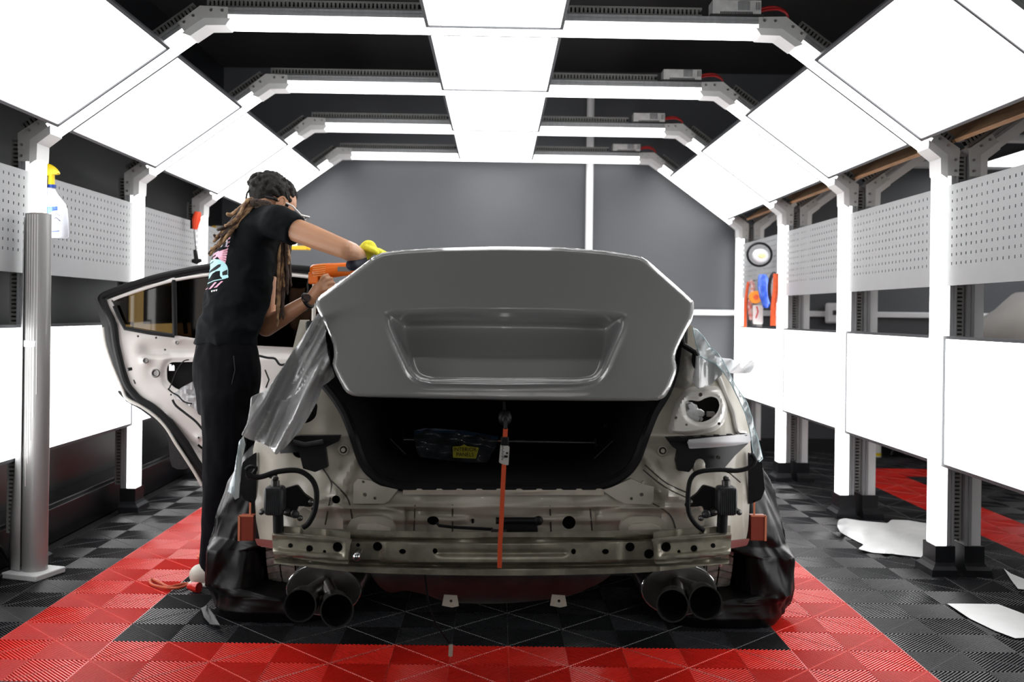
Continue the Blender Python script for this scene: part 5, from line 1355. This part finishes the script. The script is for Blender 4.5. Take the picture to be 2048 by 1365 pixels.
# ears
for s in (-1,1):
    e = HC + rt*s*.090 + fd*.004 + dn*.010
    g = G(); g.ball(e, (.020,.008,.030), 14, rot=rz@ry); g.tube([e+rt*s*.006+fd*(.016*math.cos(t))+dn*(-.025*math.sin(t)) for t in [ -1.4+ .35*i for i in range(14)]], .0045, 6)
    g.obj('ear', SKIN, man)
for s in (-1,1):
    e = HC + fd*.083 + dn*.006 + rt*s*.030
    g = G(); g.ball(e, (.009,.013,.010), 12, rot=rz@ry); ey = g.obj('eye', mat('eye_white',(.7,.7,.68),.2), man)
    g = G(); g.ball(e+fd*.007, (.003,.005,.005), 10, rot=rz@ry); g.obj('iris', mat('iris_brown',(.03,.015,.008),.2), ey)
    g = G(); g.tube([e+dn*-.02+rt*-.018*1+fd*.006, e+dn*-.024+fd*.008, e+dn*-.02+rt*.018+fd*.004], .0035, 6); g.obj('eyebrow', mat('brow_black',(.01,.008,.007),.8), man)
# glasses
gl = []
g = G(); A_ = U(585,412,4.385); B_ = U(602,430,4.42); C_ = U(595,442,4.43)
g.tube([HC+rt*.08+dn*.0, A_, B_], .0032, 6); g.tube([B_, C_], .0030, 6)
g.tube([B_, B_+Vector((.02,.09,.0))], .003, 6); g.tube([C_, C_+Vector((.02,.09,0))], .002, 6)
gs_ = g.obj('glasses', mat('glasses_white',(.75,.75,.75),.25), man)
g = G(); g.add([B_, B_+Vector((.02,.09,0)), C_+Vector((.02,.09,0)), C_], [(0,1,2,3)]); o = g.obj('lens', tint('lens_clear',(.8,.8,.8)), gs_); s_ = o.modifiers.new('solid','SOLIDIFY'); s_.thickness = .001
# --- t-shirt
g = G()
g.loft([body_ring(449,690,MD,.165,.128),body_ring(452,676,MD,.166,.130),body_ring(464,645,MD,.170,.135),body_ring(472,610,MD,.172,.135),body_ring(480,570,MD,.176,.134),body_ring(486,530,MD,.180,.134),body_ring(496,490,MD,.186,.130),body_ring(508,458,MD,.185,.118),body_ring(517,436,MD,.160,.095),body_ring(524,422,MD,.10,.075)], 36)
cap(g, U(524,440,MD), SH_R, .075, .074, 18)
g.ball(SH_R, .074, 18); g.tube([SH_R, U(592,463,4.205)], [.074,.0635], 22)
cap(g, U(516,448,MD), SH_L, .07, .072, 18); cap(g, SH_L, U(534,540,4.55), .072, .06, 18)
def sfold(v):
    r = .008*noise.noise(Vector((v.x*9+v.z*7, v.y*9, v.z*9-v.x*6)))
    lo_ = sst(1.42, 1.10, v.z)
    r += (.006+.010*lo_)*(1-abs(noise.noise(Vector((v.x*4-v.z*8, v.y*6, v.z*7+v.x*8))))*3)*.6
    r += .004*(1-abs(noise.noise(Vector((v.x*11-v.z*19, v.y*12, v.z*14+v.x*15))))*3)*.6
    return r - .002
shirt = blob('t_shirt', g, SHIRT, man, .008, 4, disp=sfold)
# hem and sleeve cuffs
# back print
PK, LV, CY, WT, DK = 0,1,2,3,4
def cr(L): return [(395+x/7.18, 410+y/7.18) for x, y in L]
pr = []
for q in ([(395,430),(440,405),(430,425),(400,445)],[(430,445),(480,405),(478,430),(436,462)],[(440,480),(474,458),(470,485),(440,503)],[(441,530),(467,517),(462,545),(441,553)],[(420,600),(458,572),(450,595),(425,612)]): pr.append((cr(q),PK))
for i in range(6):
    o0 = i*38
    pr.append((cr([(300-i*20 if i<3 else 240+i*10,672+o0*.45),(440-i*7,622+o0),(436-i*7,648+o0),(300-i*18 if i<3 else 262+i*14,700+o0*.5)]),PK))
for q in ([(170,745),(300,660),(310,672),(190,765)],[(215,768),(330,690),(340,700),(235,780)],[(160,1212),(245,1112),(278,1112),(190,1205)],[(236,1190),(340,1096),(368,1096),(270,1188)],[(86,1235),(155,1185),(150,1195),(88,1248)]): pr.append((cr(q),PK))
pr.append((cr([(205,680),(240,600),(280,520),(330,470),(390,440),(425,480),(438,540),(420,600),(385,606),(350,600),(300,620),(250,645)]),LV))
for q in ([(270,500),(330,440),(385,425),(395,440),(330,462),(280,510)],[(350,600),(372,540),(398,520),(410,540),(398,600),(370,612)],[(220,650),(280,600),(345,585),(345,592),(285,612),(225,662)]): pr.append((cr(q),DK))
pr.append((cr([(380,520),(400,515),(404,590),(388,590)]),LV))
pr.append((cr([(92,1010),(110,920),(140,850),(190,795),(240,778),(310,785),(370,810),(405,845),(430,890),(440,940),(436,1000),(445,1045),(360,1062),(325,1020),(325,945),(260,955),(215,985),(180,1040),(135,1105),(120,1140),(95,1160)]),CY))
for q in ([(140,1000),(160,960),(230,905),(290,860),(335,850),(330,885),(280,925),(200,965),(160,1005)],[(130,900),(180,840),(235,800),(225,825),(170,870)],[(355,965),(428,930),(430,1005),(358,1015)],[(105,1060),(140,1010),(170,1030),(130,1100)],[(150,800),(180,800),(160,830),(145,830)]): pr.append((cr(q),DK))
pr.append((cr([(138,1128),(230,1085),(360,1060),(440,1050),(360,1070),(235,1095),(140,1138)]),CY)); pr.append((cr([(398,968),(408,962),(424,975),(420,990),(402,990)]),WT))
for k in range(3): x = 195+k*32; pr.append((cr([(x,1232-k*7),(x+26,1226-k*7),(x+20,1248-k*7),(x+4,1258-k*7)]),WT))
pr.append((cr([(375,385),(400,330),(440,300),(480,268),(540,250),(530,290),(500,340),(440,352),(400,372)]),WT))
for q in ([(410,350),(425,318),(438,314),(428,345)],[(445,335),(455,300),(470,296),(462,330)],[(478,325),(486,290),(512,278),(505,305)]): pr.append((cr(q),DK))
for q in ([(455,240),(500,180),(560,140),(620,115),(640,125),(620,145),(560,160),(520,185),(480,225),(470,245)],): pr.append((cr(q),LV))
pr.append((cr([(470,235),(505,185),(562,150),(620,123),(630,127),(615,140),(560,154),(515,180),(478,225)]),DK))
# darker shapes must lie above lighter ones: split by layer
lay1 = [p for p in pr if p[1] != DK]; lay2 = [p for p in pr if p[1] == DK]
mts = [mat('print_pink',(.85,.42,.55),.6), mat('print_lavender',(.78,.74,.88),.6), mat('print_cyan',(.45,.78,.83),.6), mat('print_white',(.8,.8,.8),.6), mat('print_black',(.008,.010,.012),.85)]
p1 = decal('back_print', [shirt], lay1, man, mts, cell=.7, lift=.0015); p2 = decal('print_outline', [shirt], lay2, man, mts, cell=.7, lift=.0022)
# tattoo on the upper arm
tt = decal('tattoo', [body], [([(594,488),(612,492),(626,499),(620,502),(602,500),(590,494)],0)], man, [mat('tattoo_ink',(.06,.04,.04),.6)], cell=.8, lift=.0008)
# --- hair: cap of twists, band, dreadlocks
HAIR = mat('hair_dark', (.012,.009,.008), .75, nz=.5, ns=60, bump=.8)
BLOND = mat('hair_blond_tips', (.42,.26,.13), .7, nz=.6, ns=40, col2=(.10,.05,.03))
BRWN = mat('hair_brown', (.07,.045,.035), .75, nz=.5, ns=50)
HB = HC+Vector((-.010,0,.016))-fd*.010-dn*.012
g = G(); g.ball(HB, (.106,.082,.086), 22, rot=rz@ry); hair = None
rng = random.Random(11)
for i in range(190):
    u1, u2 = rng.random(), rng.random(); th = math.acos(1-1.15*u1); ph = 2*math.pi*u2
    v = Vector((math.sin(th)*math.cos(ph), math.sin(th)*math.sin(ph), math.cos(th))); w_ = Vector((v.x*.106,v.y*.082,v.z*.086))
    if v.x > .6 and v.z < .15: continue
    g.ball(HB+(rz@ry)@(w_*1.05), .0085+.005*rng.random(), 8)
hair = blob('hair', g, HAIR, man, .0042, 1)
g = G(); g.tube([HC+fd*-.085+dn*.018+rt*.02, HC+rt*.094+fd*-.03+dn*.012, HC+rt*.086+fd*.04+dn*.004], [.008,.007,.006], 8); g.obj('hair_band', M_RUB, man)
for q in (((492,400),(495,385),(505,377),(512,376)),((549,374),(553,370),(560,377),(568,383),(572,392)),((556,376),(566,378),(572,385),(576,400))):
    g = G(); g.tube(spline([U(x,y,4.40) for x,y in q],5,False), .0042, 6); g.obj('hair_twist', HAIR, man)
def dread(pts, d0, d1, r, m, name='dreadlock', seed=0):
    rr = random.Random(seed); P = spline([tuple(U(x,y,d0+(d1-d0)*i/(len(pts)-1))) for i,(x,y) in enumerate(pts)],6,False)
    P = [p+Vector((rr.uniform(-1,1),rr.uniform(-1,1),rr.uniform(-.6,.6)))*.0018 for p in P]
    rs = [r*(.85+.3*rr.random())*(1 if i < len(P)-4 else .75) for i in range(len(P))]; rs[-1] = r*.3
    g = G(); g.tube(P, rs, 7); return g.obj(name, m, man)
rng = random.Random(5)
back = [((505,398),(492,404),(478,430),(462,447),(449,452)),((503,402),(486,412),(470,440),(450,455),(434,460)),((507,404),(490,420),(470,445),(448,462),(432,475)),((500,404),(482,424),(462,448),(440,470),(426,484)),
        ((504,406),(484,428),(466,455),(444,480),(428,498),(416,508)),((508,408),(490,430),(472,455),(452,476),(436,492),(420,500)),((498,402),(478,418),(466,428),(458,430),(454,428)),((506,404),(488,424),(470,446),(455,462),(440,474)),
        ((510,406),(494,426),(478,448),(462,462),(446,484)),((502,406),(484,432),(458,462),(436,490),(418,512)),((500,400),(480,424),(455,452),(437,473),(427,470))]
for i, p in enumerate(back): dread(p, 4.34, 4.24, .0085, BLOND if i % 3 != 1 else BRWN, seed=i)
for i in range(9):
    x0 = 545-rng.random()*8; y0 = 408+i*1.3
    dread(((x0,y0),(530-i*2,404+i*1.4),(512,401+i*1.2),(500,403+i)), 4.33, 4.32, .0075, BRWN, seed=20+i)
front = [(553,636),(558,600),(562,560),(566,600),(570,575),(574,590),(578,545),(581,552),(556,655),(560,640),(565,618),(572,560),(576,530),(568,640),(550,610),(580,575)]
for i, (xe, ye) in enumerate(front):
    xs_ = 556+ (i*7)%22; dread(((xs_+6,440),(xs_+4,470),(xs_+2,500),((xs_+xe)/2+rng.uniform(-3,3),(500+ye)/2),(xe+rng.uniform(-2,2),ye)), 4.40+.01*(i%5), 4.42+.01*(i%4), .0078, BLOND if i % 4 == 0 else BRWN, seed=40+i)
# --- yellow glove with fingers
M_GLOVE = mat('yellow_knit_glove', (.72,.66,.03), .75, nz=.15, ns=120, bump=.3)
g = G(); hp = U(737,497,4.34)
chain(g, [WR_R, U(728,506,4.35), hp], [.034,.034,.036])
for i in range(4):
    k0 = hp + Vector((.012,.03-.02*i,-.004)); k1 = k0+Vector((.030,.0,-.004-.002*i)); k2 = k1+Vector((.026-.002*i,0,-.012)); k3 = k2+Vector((.018,0,-.012))
    chain(g, [k0,k1,k2,k3], [.0135,.0125,.0115,.0105], 10)
chain(g, [hp+Vector((-.005,-.03,0)), hp+Vector((.02,-.045,-.012)), hp+Vector((.04,-.046,-.022))], [.014,.013,.011], 10)
blob('glove', g, M_GLOVE, man, .005, 2)
g = G(); ax = (WR_R-EL_R).normalized(); g.tube([WR_R-ax*.012, WR_R+ax*.016], .036, 18); g.obj('glove_cuff', M_RUB, man)
# sleeve protector dark patch below the wrist
g = G(); chain(g, [U(704,530,4.20), U(722,524,4.32)], [.026,.030]); blob('wrist_wrap', g, mat('navy_wrap',(.006,.007,.02),.7), man, .006, 2)
# --- watch
wax = (WR_L-EL_L).normalized(); wc = WR_L-wax*.018
g = G(); u_ = wax.cross(Vector((0,0,1))).normalized(); v_ = wax.cross(u_)
g.tube([wc+(u_*math.cos(t)+v_*math.sin(t))*.031 for t in [2*math.pi*i/24 for i in range(24)]], .008, 8, closed=True); wt = g.obj('watch', M_RUB, man)
g = G(); g.tube([wc-v_*.030*0+Vector((0,-.030,.008)), wc+Vector((.003,-.042,.012))], .018, 16); g.obj('watch_face', mat('watch_glass',(.02,.02,.025),.08,coat=1), wt)
# shoes
M_SHOE = mat('white_shoe', (.55,.52,.46), .5, nz=.1, ns=20)
for (qx, dd_) in ((428,MD-.05),(448,MD+.14)):
    c = U(qx,1165,dd_); g = G()
    a = Vector((c.x-.055,dd_-.02,.045)); b = Vector((c.x+.16,dd_+.05,.04))
    chain(g, [a, a.lerp(b,.4)+Vector((0,0,.012)), b], [.046,.048,.042]); g.ball(Vector((c.x-.01,dd_,.085)),(.045,.045,.045),12)
    sh_ = blob('shoe', g, M_SHOE, man, .007, 3)
    g = G(); g.box((c.x-.10,dd_-.065,.0),(c.x+.20,dd_+.09,.018)); g.obj('sole', mat('sole_white',(.6,.58,.54),.6), sh_, bevel=.008)
# --- heat gun in his left hand
hg = empty('heat_gun', 'orange heat gun held in the bare hand over the boot edge', 'tool', U(655,545,4.43))
ga = U(622,545,4.44); gb = U(712,537,4.44); gx = (gb-ga).normalized()
M_ORG = mat('gun_orange', (.85,.17,.01), .35, coat=.3)
g = G(); L_ = (gb-ga).length
g.tube([ga, ga+gx*.012, ga+gx*L_*.30, ga+gx*L_*.55, ga+gx*L_*.8, gb], [.026,.033,.034,.031,.029,.027], 24); g.obj('gun_body', M_ORG, hg, ang=60)
g = G()
for i in range(6):
    z = .026-.009*i; g.tube([ga+gx*.014+Vector((0,-math.sqrt(max(0,.034**2-z*z))-.001,z)), ga+gx*.068+Vector((0,-math.sqrt(max(0,.034**2-z*z))-.001,z))], .0022, 6)
o = g.obj('vent_ribs', mat('gun_orange_light',(.95,.4,.12),.35), hg); o['kind'] = 'stuff'
g = G(); sq = ga+gx*.005; g.box((sq.x-.012,sq.y-.03,sq.z-.052),(sq.x+.032,sq.y+.02,sq.z+.0)); g.obj('gun_base', M_ORG, hg, bevel=.006)
g = G(); g.tube([ga+gx*.055+Vector((0,0,-.02)), ga+gx*.075+Vector((0,0,-.11))], [.019,.017], 14); g.obj('gun_grip', M_ORG, hg)
g = G(); m0 = ga+gx*L_*.62; g.box((m0.x,m0.y-.0335,m0.z-.008),(m0.x+.055,m0.y-.028,m0.z+.012)); gl_ = g.obj('gun_label', mat('gun_label_grey',(.2,.2,.2),.4), hg)
g = G(); g.tube([gb, gb+gx*.05], [.020,.017], 16); g.obj('nozzle', M_STEEL, hg)
